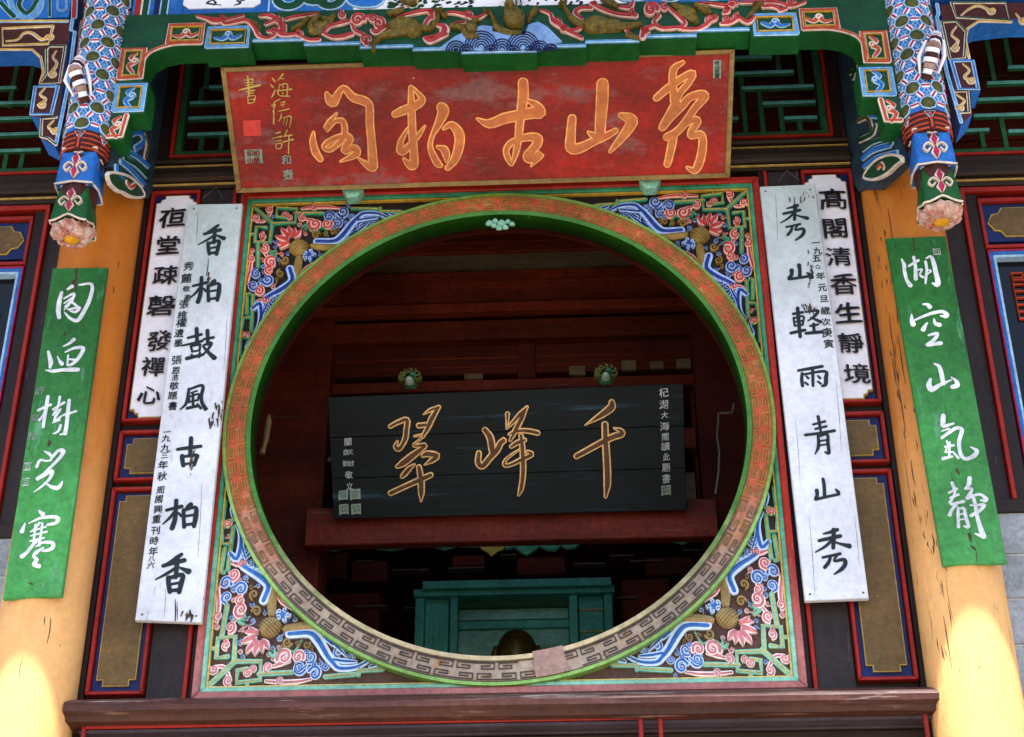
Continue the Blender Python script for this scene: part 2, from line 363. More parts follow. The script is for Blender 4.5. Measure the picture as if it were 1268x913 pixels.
# ------------------------------------------------------------------ ground, platform, eave
mb = MB(); mb.add([(-60, -80, -4.0476), (60, -80, -4.0476), (60, 60, -4.0476), (-60, 60, -4.0476)], [(0, 1, 2, 3)])
obj('ground', mb, 'paving', kind='structure')
pt = thing('stone_platform', 'stone platform carrying the pavilion, below the picture', 'platform', (0, 0, -4.04))
mb = MB(); mb.box(F(-.9), -4.5, -4.04, 4.5, -3.2, -4, 0); obj('platform_block', mb, 'block', pt)
rf = thing('eave', 'deep tiled eave shading the carved front from above', 'roof', (0, 0, 2.3))
mb = MB(); mb.add([(-4.5, -1.37, 2.2), (4.5, -1.27, 2.2), (4.5, 3.6, 4.6), (-4.5, 3.6, 4.6), (-4.5, -1.37, 2.3), (4.5, -1.27, 2.3), (4.5, 3.6, 4.7), (-4.5, 3.6, 4.7)],
 [(0, 1, 2, 3), (4, 5, 6, 7), (0, 1, 5, 4), (1, 2, 6, 5), (2, 3, 7, 6), (3, 0, 4, 7)]); obj('roof_deck', mb, 'soffit', rf)
for k in range(45):
    x = -4.4+k*.2; mb = MB(); mb.tube([(x, -1.3, 2.33), (x, 3.5, 4.72)], .05, 0, 8)
    if k == 0: r0 = obj('tile_row', mb, 'tile', rf)
    else:
        o = r0.copy(); o.location.x = k*.2*S; C.objects.link(o); o.parent = rf

# ------------------------------------------------------------------ timber wall of the central bay
tw = thing('timber_wall', 'dark timber wall carrying the round window, doors panels and transoms', 'wall', (0, 0, -3.2))
def wbox(name, m, a0, b0, a1, b1, d0, d1, bev=.004):
    mb = MB(); mb.box(WALL, a0, b0, a1, b1, d0, d1, 0, bev); return obj(name, mb, m, tw)
for s in (-1, 1):
    wbox('stile', 'stile', s*1.185, -1.06, s*1.058, 1.09, -.06, -.012)
    wbox('inner_stile', 'darkwood', s*1.041, -1.06, s*1.022, 1.09, -.06, -.010)
    wbox('red_line', 'red', s*1.057, -1.06, s*1.042, 1.085, -.03, .004, .003)
    wbox('corner_stile', 'darkwood', s*1.42, -1.2, s*1.392, 1.9, -.06, -.004)
    wbox('upper_stile', 'darkwood', s*1.391, 1.245, s*1.335, 1.9, -.06, -.006)
wbox('lintel_rail', 'darkwoodx', -1.391, 1.092, 1.391, 1.244, -.06, .0)
wbox('upper_moulding', 'darkwoodx', -1.39, 1.205, 1.39, 1.222, .001, .03, .008)
wbox('lower_moulding', 'darkwoodx', -1.39, 1.112, 1.39, 1.150, .001, .035, .012)
wbox('gold_moulding_line', 'goldline', -1.385, 1.104, 1.385, 1.109, .001, .012, .002)
wbox('gold_moulding_line', 'goldline', -1.385, 1.196, 1.385, 1.200, .001, .010, .0015)
wbox('lower_wall', 'darkwoodx', -1.42, -3.2, 1.42, -1.15, -.06, -.03)
wbox('bottom_board', 'purplewood', -1.41, -1.148, 1.41, -1.06, -.06, -.014)
# door panels either side of the round window
def notch(a0, b0, a1, b1, n=.03):
    return [(a0+n, b0), (a1-n, b0), (a1-n, b0+n), (a1, b0+n), (a1, b1-n), (a1-n, b1-n), (a1-n, b1), (a0+n, b1), (a0+n, b1-n), (a0, b1-n), (a0, b0+n), (a0+n, b0+n)]
COUP = {-1: ('亱堂疎磬發禪心', [(212, 272), (206, 306), (203, 343), (198, 381), (195, 424), (188, 456), (183, 491)]),
        1: ('髙閣清香生靜境', [(1028, 249), (1031, 285), (1035, 320), (1041, 354), (1047, 390), (1050, 427), (1058, 465)])}
for s in (-1, 1):
    dl = 'left' if s < 0 else 'right'
    dp = thing('door_panel', 'dark door leaf %s of the round window, white couplet tablet over brown gold panels' % dl, 'door', (s*1.29, 0, -1.05), 'door leaves beside the round window')
    a0, a1 = sorted((s*1.39, s*1.187))
    mb = MB(); mb.box(WALL, a0, -1.055, a1, 1.09, -.06, -.03); obj('leaf', mb, 'darkwood', dp)
    for (z0, z1, kind) in ((.042, 1.082, 'white'), (-.2, .004, 'gold'), (-.996, -.226, 'gold')):
        mb = MB(); mb.border(WALL, a0+.003, z0, a1-.003, z1, .013, -.03, .006, 0, .004); obj('red_frame', mb, 'red', dp)
        mb = MB(); mb.box(WALL, a0+.02, z0+.017, a1-.02, z1-.017, -.03, -.014); fld = obj('blue_field', mb, 'navy', dp)
        if kind == 'gold':
            mb = MB(); mb.poly(WALL, notch(a0+.038, z0+.035, a1-.038, z1-.035, .022), -.014, .0); mb.poly(WALL, notch(a0+.034, z0+.031, a1-.034, z1-.031, .022), -.014, -.004, 1)
            obj('brown_gold_panel', mb, ['goldpanel', 'goldline'], fld)
        else:
            b0, b1, n = z0+.016, z1-.03, .022; p0, p1 = a0+.032, a1-.012 if s < 0 else a1-.034
            if s > 0: p0 = a0+.012
            P = []
            for (cx, cy, qa, sx, sy) in ((p1, b1, 0, -1, -1), (p0, b1, 1, 1, -1), (p0, b0, 2, 1, 1), (p1, b0, 3, -1, 1)):
                arc = [(cx+sx*n*(1.6-math.cos(t)), cy+sy*n*(1.6-math.sin(t))) for t in (0, .5, 1.07, 1.57)]
                arc = [(cx+sx*0, cy+sy*n*1.6), (cx+sx*n*.7, cy+sy*n*1.5), (cx+sx*n*.9, cy+sy*n*.9), (cx+sx*n*1.5, cy+sy*n*.7), (cx+sx*n*1.6, cy)]
                if qa % 2: arc = arc[::-1]
                P += arc
            mb = MB(); mb.poly(WALL, P, -.014, .006); mb.poly(WALL, [(x+(.004 if x > (p0+p1)/2 else -.004), y+(.004 if y > 0.5 else -.004)) for x, y in P], -.014, .003, 1)
            wt = obj('white_tablet', mb, ['white', 'goldline'], dp)
            t, pos = COUP[s]; TF = F(0)
            for ch, (x, y) in zip(t, pos):
                mb = MB(); write(mb, TF, ch, x+(3 if s < 0 else 3), y, 24, .022, 0, .0135, 1.12, 0, .02); obj('character', mb, 'inkblack', wt)
# ------------------------------------------------------------------ bottom ledge
lg = thing('wooden_ledge', 'long worn wooden ledge under the round window, ends split', 'ledge', (0, 0, -1.1))
LF = F(-.12)
za, zb = LF.px(600, 862)[1], LF.px(600, 882)[1]
xl, xr = LF.px(77, 885)[0], LF.px(1167, 856)[0]
prof = [(-.0, za+.03), (-.06, za+.028), (-.085, za+.018), (-.11, za+.004), (-.12, za-.012), (-.118, za-.03), (-.1, za-.042), (-.095, zb-.006), (-.05, zb-.016), (0, zb-.016)]
for i, nm, mm, r in ((0, 'ledge_top', 'ledgetop', prof[:6]), (1, 'ledge_moulding', 'ledge', prof[5:])):
    mb = MB(); n = len(r); xs = np.linspace(xl, xr, 25); vs = []
    for x in xs:
        for (y, z) in r: vs.append((x, y+random.uniform(-.0015, .0015), z+random.uniform(-.001, .001)-.004*x))
    fs = [(a*n+k, a*n+k+1, (a+1)*n+k+1, (a+1)*n+k) for a in range(24) for k in range(n-1)]
    mb.add(vs, fs); mb.add(vs[:n], [tuple(range(n))]); mb.add(vs[-n:], [tuple(range(n))]); obj(nm, mb, mm, lg)
bp_ = thing('lower_board', 'purple grey board with red line below the wooden ledge', 'board', (0, 0, -1.15))
mb = MB(); mb.box(F(-.06), -1.37, -1.145, 1.40, zb-.018, -.05, 0); obj('board', mb, 'purplewood', bp_)
for (a, b) in ((-1.36, .475), (.525, 1.385)):
    mb = MB(); mb.border(F(-.06), a, -1.5, b, -1.118, .014, .001, .008, 0, .003); obj('red_border', mb, 'redx', bp_)

# ------------------------------------------------------------------ the round window
RC = (.0, .0)
mg = thing('moon_gate', 'large round window with orange fret ring in a square carved painted frame', 'round window', (0, 0, -1.03))
FX0, FX1, FZ0, FZ1 = -1.021, 1.021, -1.022, 1.048
mb = MB(); mb.border(WALL, FX0, FZ0, FX1, FZ1, .026, -.05, .02, 0, .006); obj('outer_frame', mb, 'gatered', mg)
mb = MB(); mb.border(WALL, FX0+.026, FZ0+.026, FX1-.026, FZ1-.026, .016, -.05, .012, 0, .004); obj('green_border', mb, 'teal', mg)
mb = MB(); mb.border(WALL, FX0+.043, FZ0+.043, FX1-.043, FZ1-.043, .006, -.05, .002, 0, .001); obj('yellow_border', mb, 'yellow', mg)
rg = MB(); rg.polar(.03, -.026, .914, .9865, 0, 2*math.pi, RC, 160); ring = obj('ring_ground', rg, 'ringpaint', mg)
mb = MB(); mb.polar(.03, -.030, .9865, .998, 0, 2*math.pi, RC, 160); obj('outer_bead', mb, 'outerbead', mg)
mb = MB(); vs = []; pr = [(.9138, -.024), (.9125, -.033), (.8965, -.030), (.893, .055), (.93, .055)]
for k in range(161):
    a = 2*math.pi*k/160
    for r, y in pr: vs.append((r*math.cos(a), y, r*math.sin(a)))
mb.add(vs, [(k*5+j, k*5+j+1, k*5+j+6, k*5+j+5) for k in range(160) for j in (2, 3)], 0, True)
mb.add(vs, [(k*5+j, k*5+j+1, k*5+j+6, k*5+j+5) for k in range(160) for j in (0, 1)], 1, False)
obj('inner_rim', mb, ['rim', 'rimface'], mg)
for rr_ in (.9165, .9835):
    mb = MB(); mb.polar(-.0262, -.0285, rr_-.0012, rr_+.0012, 0, 2*math.pi, RC, 160); obj('carved_line', mb, 'ringgroove', mg)
NK = 42; da = 2*math.pi/NK; REP = (math.radians(-80.0), math.radians(-75.5))
mb = MB(); mb.polar(.02, -.0365, .893, .984, math.radians(-82.3), math.radians(-75.8), RC, 6); obj('repair_block', mb, 'patch', mg, label='plain pinkish replaced block')
def keymesh(outer):
    k = MB(); r = .914; h = .070; wl = .0042
    def line(P):
        for (t0, s0), (t1, s1) in zip(P[:-1], P[1:]):
            if not outer: s0, s1 = 1-s0, 1-s1
            ra, rb = sorted((r+h*s0, r+h*s1)); aa, ab = sorted((t0*da, t1*da))
            if abs(s0-s1) < 1e-6: k.polar(-.0265, -.0295, ra-wl/2, ra+wl/2, aa-wl/2, ab+wl/2, RC, 4)
            else: k.polar(-.0265, -.0293, ra+wl/2, rb-wl/2, aa-wl/2, aa+wl/2, RC, 1)
    for q in (-1, 1):
        line([(q*.5, .90), (q*.055, .90)]); line([(q*.055, .90), (q*.055, .62)]); line([(q*.055, .62), (q*.36, .62)]); line([(q*.36, .62), (q*.36, .76)]); line([(q*.36, .76), (q*.16, .76)])
    return k
protos = []
for t in (0, 1):
    k = keymesh(t == 0); o = obj('fret_key', k, 'ringgroove', mg)
    me = o.data; c = W((0, 0, 0))-LOC[mg.name]
    me.transform(Matrix.Translation(-c)); o.location = c; protos.append(o)
for i in range(NK):
    for t in (0, 1):
        a = (i+.5*t)*da
        if math.radians(277) < a % (2*math.pi) < math.radians(285): continue
        if i == 0: o = protos[t]
        else:
            o = protos[t].copy(); C.objects.link(o); o.parent = mg
        o.rotation_euler = (0, -a, 0)
mb = MB(); KF = F(-.036)
for (x, y, r) in ((606, 276, 5), (613, 273, 4), (621, 276, 6), (629, 274, 4), (634, 277, 4), (618, 282, 4), (626, 281, 4), (612, 279, 4)):
    a, b = KF.px(x, y); mb.dome(KF, a, b, r/322, r/360, -.005, .012, 0, 8, 3, 0, .15)
obj('top_rosette', mb, 'mint', mg, label='small pale green carved rosette at the top of the ring')

# carved corners of the round window, drawn once and mirrored
TL = (290, 230, 4.805)
def tl(x, y): return WALL.px(TL[0]+x/TL[2], TL[1]+y/TL[2])
U = 1/ (TL[2]*316.0)
def spiral(cx, cy, r, a0, dr, turns=1.35, n=12):
    P = []
    for i in range(n):
        t = i/(n-1); a = math.radians(a0)+dr*t*turns*2*math.pi; q = r*(1-.85*t); P.append((cx+q*math.cos(a), cy-q*math.sin(a)))
    return P
BLUEB = [  # long blue bands and foliage
 ('38 40 46 40 34 30 26 16', '490,330 590,330 640,300 700,225 735,190 770,165 850,165 915,190'),
 ('20 24 14', '735,205 790,195 850,190'), ('16 20 8', '690,300 760,250 800,215'),
 ('38 40 44 38 34', '330,490 345,560 290,610 235,640 190,665'), ('18 18 10', '350,580 300,640 250,660'),
 ('26 34 30 20 8', '110,730 150,700 160,760 145,830 110,880'), ('14 16 8', '200,700 170,760 150,840'),
 ('16 22 18 8', '925,165 985,178 1040,190 1110,172'), ('12 16 8', '1090,150 1150,170 1230,160'), ('10 20 16 6', '95,905 75,960 80,1020 60,1090'), ('14 14 8', '600,185 560,160 540,200'), ('14 12', '680,300 720,270')]
BLUES = [(645, 150, 36, 200, 1), (565, 180, 34, 20, 1), (615, 222, 28, 120, -1), (695, 180, 20, 0, 1), (130, 520, 30, 90, 1), (198, 555, 36, 200, 1), (112, 588, 36, 20, -1), (755, 240, 26, 90, 1), (820, 213, 20, 0, -1), (270, 640, 26, 90, 1), (225, 680, 24, 180, -1), (190, 735, 30, 0, 1), (640, 190, 16, 40, 1), (160, 560, 16, 40, 1), (35, 540, 10, 0, 1), (590, 250, 16, 0, 1)]
PINKS = [(480, 228, 40, 160, 1), (552, 225, 32, 20, -1), (405, 187, 24, 90, 1), (178, 375, 28, 90, -1), (218, 455, 38, 60, 1), (207, 500, 26, 270, -1), (300, 172, 20, 0, 1), (330, 182, 18, 180, 1), (172, 296, 22, 90, 1), (165, 315, 12, 0, -1), (212, 140, 24, 60, 1), (130, 192, 24, 200, -1), (103, 430, 24, 90, 1), (103, 385, 14, 0, 1), (475, 125, 20, 90, 1), (147, 625, 30, 90, -1), (185, 680, 22, 0, 1), (65, 890, 22, 0, 1), (60, 540, 12, 90, 1)]
PINKB = [('16 22 22 12', '400,130 475,122 560,120 630,128'), ('14 22 14', '420,190 460,200 510,210'), ('14 22 18', '100,400 95,480 75,560'), ('12 20 12', '190,340 185,400 215,430'),
 ('16 20 18', '130,205 180,200 215,150'), ('14 18 12 8', '400,515 430,480 500,440 600,378'), ('8 14 12', '420,500 450,490 470,455'), ('16 26 18', '105,740 130,690 200,665'), ('12 16', '120,640 150,600'), ('10 12 8', '75,560 85,580 110,600')]
TEAL = ['22: 95,105 165,165 235,228', '20: 225,222 362,216 372,135 255,128 250,182 300,186', '20: 225,222 210,335 122,330 130,242 190,246', '20 20: 362,160 530,160', '20 20: 140,335 140,480',
 '16: 310,130 310,112', '16: 122,285 95,285', '20: 700,132 850,136', '18: 870,150 990,150', '20: 92,640 72,640 74,760', '18: 96,780 52,785 35,868 100,872 110,650', '18: 95,905 35,900 28,1010',
 '18: 870,175 868,130 1240,128 1240,150', '16: 900,152 1050,155', '18: 1060,150 1200,155', '18: 28,985 32,880']
GOLDB = [('38 44 34 16', '470,355 540,360 610,358 660,345'), ('38 42 30 20', '385,430 375,490 382,550 372,600')]
BEADS = [(487, 292, 26), (590, 277, 20), (545, 280, 15), (302, 442, 26), (275, 522, 24), (255, 560, 12), (620, 262, 10)]
def carve(sx, sz, lab):
    def mp(x, y):
        a, b = tl(x, y); return (sx*(a+0)*1.0, b if sz > 0 else .026-b)
    k = 1/(TL[2]*318)
    bk = MB(); A = []
    x0 = FX0+.04; z1 = FZ1-.04
    # ground board of the corner: square corner minus the disc
    A = [(x0, .26), (x0, z1), (-.26, z1)]
    for i in range(14):
        t = math.radians(105+i*60/13); A.append((.985*math.cos(t), .985*math.sin(t)))
    A = [(x0, z1)] + [(-.14, z1)]+[(.985*math.cos(math.radians(98+i*74/18)), .985*math.sin(math.radians(98+i*74/18))) for i in range(19)]+[(x0, .12)]
    bk.poly(WALL, [(sx*a, b if sz > 0 else .026-b) for a, b in A], -.06, -.014)
    sp = obj('carved_corner', bk, 'recess', mg, label=lab)
    def rib(m, ws, P, h, edge=.42, ridge=.003):
        m.ribbon(WALL, P, [v*k for v in ws], -.015, h, 1, .002, 3); m.ribbon(WALL, P, [v*k for v in ws], -.015, h+.004, 0, ridge, 3, True, 0, edge)
    for ws, ps in BLUEB:
        m = MB(); rib(m, [float(v)*1.28 for v in ws.split()], [mp(*q) for q in parse(ps)], .0); obj('blue_scroll', m, ['blue', 'blueedge'], sp)
    for (cx, cy, r, a0, dr) in BLUES:
        m = MB(); rib(m, [r*.72, r*.58, r*.4], [mp(*q) for q in spiral(cx, cy, r*.92, a0, dr)], -.004, .45); obj('blue_cloud', m, ['blue', 'blueedge'], sp)
    for (cx, cy, r, a0, dr) in PINKS:
        if cx > 1000: continue
        m = MB(); rib(m, [r*.78, r*.62, r*.42], [mp(*q) for q in spiral(cx, cy, r*.92, a0, dr)], .0, .5); obj('pink_cloud', m, ['pink', 'pinkedge'], sp)
    for ws, ps in PINKB:
        m = MB(); rib(m, [float(v)*1.25 for v in ws.split()], [mp(*q) for q in parse(ps)], -.006); obj('pink_cloud', m, ['pink', 'pinkedge'], sp)
    for st in TEAL:
        ws, ps = st.split(':'); P = [mp(*q) for q in parse(ps)]
        if any(abs(p[0]) > 1.0 or math.hypot(*p) < .99 for p in P): 
            P = [p for p in P if math.hypot(*p) > 1.0]
            if len(P) < 2: continue
        m = MB(); W_ = [float(v)*k*1.35 for v in ws.split()]
        m.ribbon(WALL, P, W_, -.015, .000, 0, .003, 1); m.ribbon(WALL, P, W_, -.015, .003, 1, .002, 1, True, 0, .24); obj('green_fret', m, ['teal', 'yellow'], sp)
    m = MB(); c = mp(385, 368)
    m.dome(WALL, c[0], c[1], 62*k, 55*k, -.015, .036, 0, 16, 5, -math.pi/4*sx*sz)
    ux, uy = sx/math.sqrt(2), sz/math.sqrt(2)*-1      # ribs run along the bat's back
    for j in range(-3, 4):
        off = j*.27; P = []
        for t in np.linspace(-1, 1, 9):
            q = t*math.sqrt(1-off*off)*.97; x = 58*k*(off*ux+q*ux*1.0); 
            lx = 58*k*(off*sx*.707+q*sx*.707); ly = 55*k*(-off*.707+q*.707)*sz
            P.append(tuple(WALL.pt(c[0]+lx, c[1]+ly, -.015+.036*math.sqrt(max(0, 1-off*off-q*q))+.001)))
        m.tube(P, .0042, 1, 5)
    bt = obj('bat_body', m, ['batgold', 'batgold'], sp)
    for ws, ps in GOLDB:
        m = MB(); m.ribbon(WALL, [mp(*q) for q in parse(ps)], [float(v)*1.2*k for v in ws.split()], -.015, .006, 0, .010, 3); obj('bat_arm', m, 'batgold', sp)
    for x, y, r in BEADS:
        m = MB(); a, b = mp(x, y); m.dome(WALL, a, b, r*k*.95, r*k*.95, -.015, .016, 1, 10, 4)
        m.ribbon(WALL, [mp(*q) for q in spiral(x, y, r*.95, x*3 % 360, 1)], [r*.5*k, r*.42*k, r*.3*k], -.015, .006, 0, .004, 2); obj('gold_curl', m, ['batgold', 'recess'], sp)
    m = MB(); a, b = mp(447, 417); m.dome(WALL, a, b, 40*k, 36*k, -.015,   .026, 0, 15, 4, 0, .2)
    for j in range(5):
        t = j*72; x, y = 447+26*math.cos(math.radians(t)), 417+24*math.sin(math.radians(t))
        m.ribbon(WALL, [mp(*q) for q in spiral(x, y, 14, t, 1, 1, 8)], [7*k], -.02, .010, 1, .002, 2)
    obj('bat_head', m, ['blue', 'blueedge'], sp)
    for (x0_, y0_, x1_, y1_, wd) in ((330, 345, 255, 350, 36), (320, 330, 245, 300, 40), (320, 315, 280, 250, 36), (330, 305, 325, 240, 36), (345, 305, 365, 250, 34), (355, 310, 400, 265, 34), (325, 335, 270, 375, 26)):
        m = MB(); P = [mp(x0_, y0_), mp((x0_*2+x1_)/3+6, (y0_*2+y1_)/3), mp((x0_+2*x1_)/3, (y0_+2*y1_)/3), mp(x1_, y1_)]
        m.ribbon(WALL, P, [wd*.5*k, wd*k, wd*.9*k, 4*k], -.015, .006, 1, .003, 3, False); m.ribbon(WALL, P, [wd*.5*k, wd*k, wd*.9*k, 4*k], -.015, .010, 0, .003, 3, False, 0, .6)
        obj('lotus_petal', m, ['pink', 'pinkedge'], sp)
    for (P, wd) in (([(400, 250), (430, 230), (425, 270)], 22), ([(250, 385), (215, 400), (255, 420)], 20), ([(560, 300), (530, 250), (500, 262)], 12), ([(430, 245), (470, 270)], 14), ([(240, 400), (245, 440)], 14)):
        m = MB(); m.ribbon(WALL, [mp(*q) for q in P], [wd*.6*k, wd*k, wd*.3*k], -.015, .004, 0, .004, 3); obj('lotus_leaf', m, 'teal', sp)
    # small curls fill the gaps of the openwork
    rr = random.Random(21 if sx*sz > 0 else 34); occ = [(q[0], q[1], q[2]*.95) for q in BLUES+PINKS]+[(q[0], q[1], q[2]+3) for q in BEADS]+[(385, 368, 62), (447, 417, 42), (330, 330, 30), (285, 350, 34), (300, 280, 34), (355, 280, 34)]
    for ws, ps in BLUEB+PINKB+GOLDB:
        Q = parse(ps); wv = float(ws.split()[1])*.6
        for p, q in zip(Q[:-1], Q[1:]):
            for t in (0, .25, .5, .75, 1): occ.append((p[0]+(q[0]-p[0])*t, p[1]+(q[1]-p[1])*t, wv))
    for st in TEAL:
        Q = parse(st.split(':')[1])
        for p, q in zip(Q[:-1], Q[1:]):
            n = max(2, int(math.hypot(q[0]-p[0], q[1]-p[1])/20))
            for t in range(n+1): occ.append((p[0]+(q[0]-p[0])*t/n, p[1]+(q[1]-p[1])*t/n, 11))
    x1 = 1290; cnt = 0
    for _ in range(9000):
        x = rr.uniform(75, 1400); y = rr.uniform(112, 1400)
        if x > 420 and y > 420: continue
        u, v = tl(x, y)
        if u < FX0+.055 or v > FZ1-.06 or math.hypot(u, v) < 1.02 or u > -.13 or v < .13: continue
        rad_ = rr.uniform(12, 20)
        if any(math.hypot(x-a, y-b) < rad_*.86+q for a, b, q in occ): continue
        occ.append((x, y, rad_*.9)); m = MB(); cl = rr.random() < .5; P = spiral(x, y, rad_*.85, rr.uniform(0, 360), rr.choice((-1, 1)), 1.1, 9)
        t0 = P[0]; t1 = (2*t0[0]-x+rr.uniform(-8, 8), 2*t0[1]-y+rr.uniform(-8, 8))
        rib(m, [4, rad_*.6, rad_*.55, rad_*.35], [mp(*q) for q in [t1]+P], -.004, .42); obj('blue_curl' if cl else 'pink_curl', m, ['blue', 'blueedge'] if cl else ['pink', 'pinkedge'], sp); cnt += 1
        if cnt > 46: break
carve(-1*-1, 1, 'top left carved corner with bat and lotus'); carve(-1, 1, 'top right carved corner with bat and lotus')
carve(1, -1, 'bottom left carved corner with bat and lotus, paler paint'); carve(-1, -1, 'bottom right carved corner with bat and lotus, paler paint')
# wedges between plaque and frame
for (x, y) in ((437, 242), (805, 231)):
    fr = F(-.05); a, b = fr.px(x, y); mb = MB(); mb.poly(fr, [(a-.022, b-.02), (a+.022, b-.02), (a+.042, b+.02), (a-.042, b+.02)], -.03, .02, 0, None, .004)
    obj('plaque_wedge', mb, 'mint', base=(a, -.05, b), label='pale green wedge under the red name board, %s one' % ('left' if x < 600 else 'right'), cat='wedge', group='wedges under the red name board')

# ------------------------------------------------------------------ red name board
def tilted(pTL, pTR, pBR, pBL, yt, yb):
    a = F(yt); b = F(yb); tl_, tr_ = a.px(*pTL), a.px(*pTR); bl_, br_ = b.px(*pBL), b.px(*pBR)
    P = [np.array((q[0], y, q[1])) for q, y in ((tl_, yt), (tr_, yt), (br_, yb), (bl_, yb))]
    ex = (P[1]-P[0])+(P[2]-P[3]); ey = (P[0]-P[3])+(P[1]-P[2]); o = sum(P)/4
    fr = Frame(o, ex, ey); return fr, [fr.px(*p) for p in (pTL, pTR, pBR, pBL)]
PF, pc = tilted((273, 84), (910, 61), (904, 220), (293, 239), -.46, -.085)
nb = thing('name_board', 'large tilted red name board with five gold characters above the round window', 'name board', tuple(PF.pt(0, pc[2][1])))
mb = MB(); mb.poly(PF, [pc[3], pc[2], pc[1], pc[0]], -.035, -.004); bd = obj('board', mb, ['plaque'], nb)
for i in range(4):
    p, q = pc[i], pc[(i+1) % 4]; c0 = np.mean(pc, axis=0); 
    def inn(v): v = np.array(v); return tuple(v-np.sign(v-c0)*np.array([.020, .018]))
    mb = MB(); mb.poly(PF, [p, q, inn(q), inn(p)][::-1], -.034, .006, 0, None, .004); obj('board_edging', mb, 'plaqueedge', nb)
GC = [((370, 90, 7.02), '30 70 80 45 45 65 70 60 60 62 72 80 50 10: 243,185 265,230 300,255 355,165 400,140 470,215 560,245 612,290 618,450 632,600 642,760 640,820 590,800 520,748|15 50 60 42: 127,520 122,600 145,690 188,755|10 45 45 30 42 45 45: 330,355 270,430 238,495 310,425 375,420 398,470 398,530|40 42 38 26 38 42 40 30: 420,545 320,570 240,615 215,650 265,672 340,620 385,570 410,540|48 55 50 45 52 58 40 6: 410,545 445,580 405,640 400,685 480,655 505,700 440,740 360,775'),
 ((475, 90, 7.02), '34 55 60 60 72 68 40 15: 238,130 242,300 248,480 262,680 262,790 240,810 200,780 175,748|50 68 70 55 24 14: 95,365 160,335 260,295 335,240 290,170 245,125|8 38 45 60 60 40 26 12: 360,465 300,550 235,625 170,685 145,670 150,600 185,530 215,480|80 90 62 30 36 52 55 36: 500,300 520,335 480,440 425,545 405,640 430,720 470,790 495,808|15 55 78 76 62 40: 520,490 590,455 655,530 655,640 615,760 555,832|15 62 55 20: 465,645 525,670 545,720 545,770'),
 ((580, 90, 7.02), '78 82 66 58 50 34 20: 475,85 476,210 450,400 435,560 420,660 400,740 376,800|40 48 44 42 34: 435,575 360,620 328,680 345,750 375,795|12 70 84 86 90 100 60 20: 75,402 180,445 310,400 430,375 560,350 620,345 590,285 510,240|50 62 72 70 62 62 66 52 6: 440,575 540,560 605,575 585,640 510,725 540,755 620,710 600,745 545,815'),
 ((690, 90, 7.02), '94 95 88 80: 394,95 390,250 378,400 372,540|62 72 86 80 62 55 40: 130,395 118,540 120,655 200,655 320,598 430,550 510,505|14 44 48: 268,518 300,540 330,560|40 82 90 72 50 18: 550,372 620,395 650,430 590,530 520,615 458,690'),
 ((795, 70, 6.09), '24 48 52 50 55 60: 310,45 240,95 232,200 240,290 245,345 265,350|46 50 46 50 44 44 40: 108,315 190,245 300,165 382,130 345,205 290,270 262,330|52 30 25 40 52 55 50 62 60 50 52 52 50: 250,360 200,430 148,520 155,540 215,460 300,375 360,310 440,290 472,305 400,390 325,500 260,570 185,610|52 55 50 46: 238,600 222,680 205,760 190,815|34 46 48 46 44 48 54 58 58 46 14: 315,520 380,480 420,490 375,560 372,600 440,588 458,640 448,740 425,820 395,862 340,838')]
for crop, tx in GC:
    mb = MB(); strokes(mb, PF, crop, tx, 1, -.004, .000, .001, .0035); strokes(mb, PF, crop, tx, 0, -.004, .003, .001, -.0022); obj('character', mb, ['gold', 'goldrim'], nb)
mb = MB(); strokes(mb, PF, (280, 80, 5.71), '8 16 16: 90,182 160,165 240,146|14 14: 152,82 164,228|8 10: 125,112 192,102|8: 192,102 186,140|8: 130,132 190,124|8 10: 138,150 190,140|10 12: 140,192 202,182|8: 150,208 192,200|8: 152,226 156,276|8 10: 152,226 205,222 196,268|8: 156,250 198,245|8: 156,276 198,268', 0, 0, .0, .0008); obj('character', mb, 'goldline', nb)
mb = MB(); strokes(mb, PF, (280, 80, 5.71), '8 14: 325,95 345,120|8 14: 313,140 332,162|8 14 8: 320,235 335,210 345,178|14 8: 402,68 368,112|8 8: 380,100 412,100|8 10 8: 380,140 370,215 450,225|8 12 10: 378,145 432,140 430,220|8 12: 352,188 462,175|8: 400,150 405,165|8: 398,195 402,210', 0, 0, .0, .0008); obj('character', mb, 'goldline', nb)
mb = MB(); strokes(mb, PF, (280, 80, 5.71), '8 10 8: 318,292 348,284 330,335|10 12: 338,285 336,422|6 10 8: 325,300 345,265 382,245|8 10 8: 388,272 414,262 400,298|8: 388,285 408,280|8 12: 368,332 446,314|8 12 6: 392,345 385,380 372,402|8 12 8: 400,380 458,368 450,442|6: 415,385 402,425|6: 436,382 424,430', 0, 0, .0, .0008); obj('character', mb, 'goldline', nb)
mb = MB(); strokes(mb, PF, (280, 80, 5.71), '10 12: 350,488 382,478|8 12: 328,522 396,508|8 10: 352,542 388,535|8 10 8: 350,562 392,558 388,592|8: 352,562 356,595 388,592|10 8: 432,462 412,512|8 10: 410,508 466,498|10 12: 402,548 474,530|12 8: 446,500 440,632', 0, 0, .0, .0008); obj('character', mb, 'goldline', nb)
mb = MB()
inscribe(PF, nb, '和壺', (355, 357), (198, 216), (14, 14), 'seal', .012)
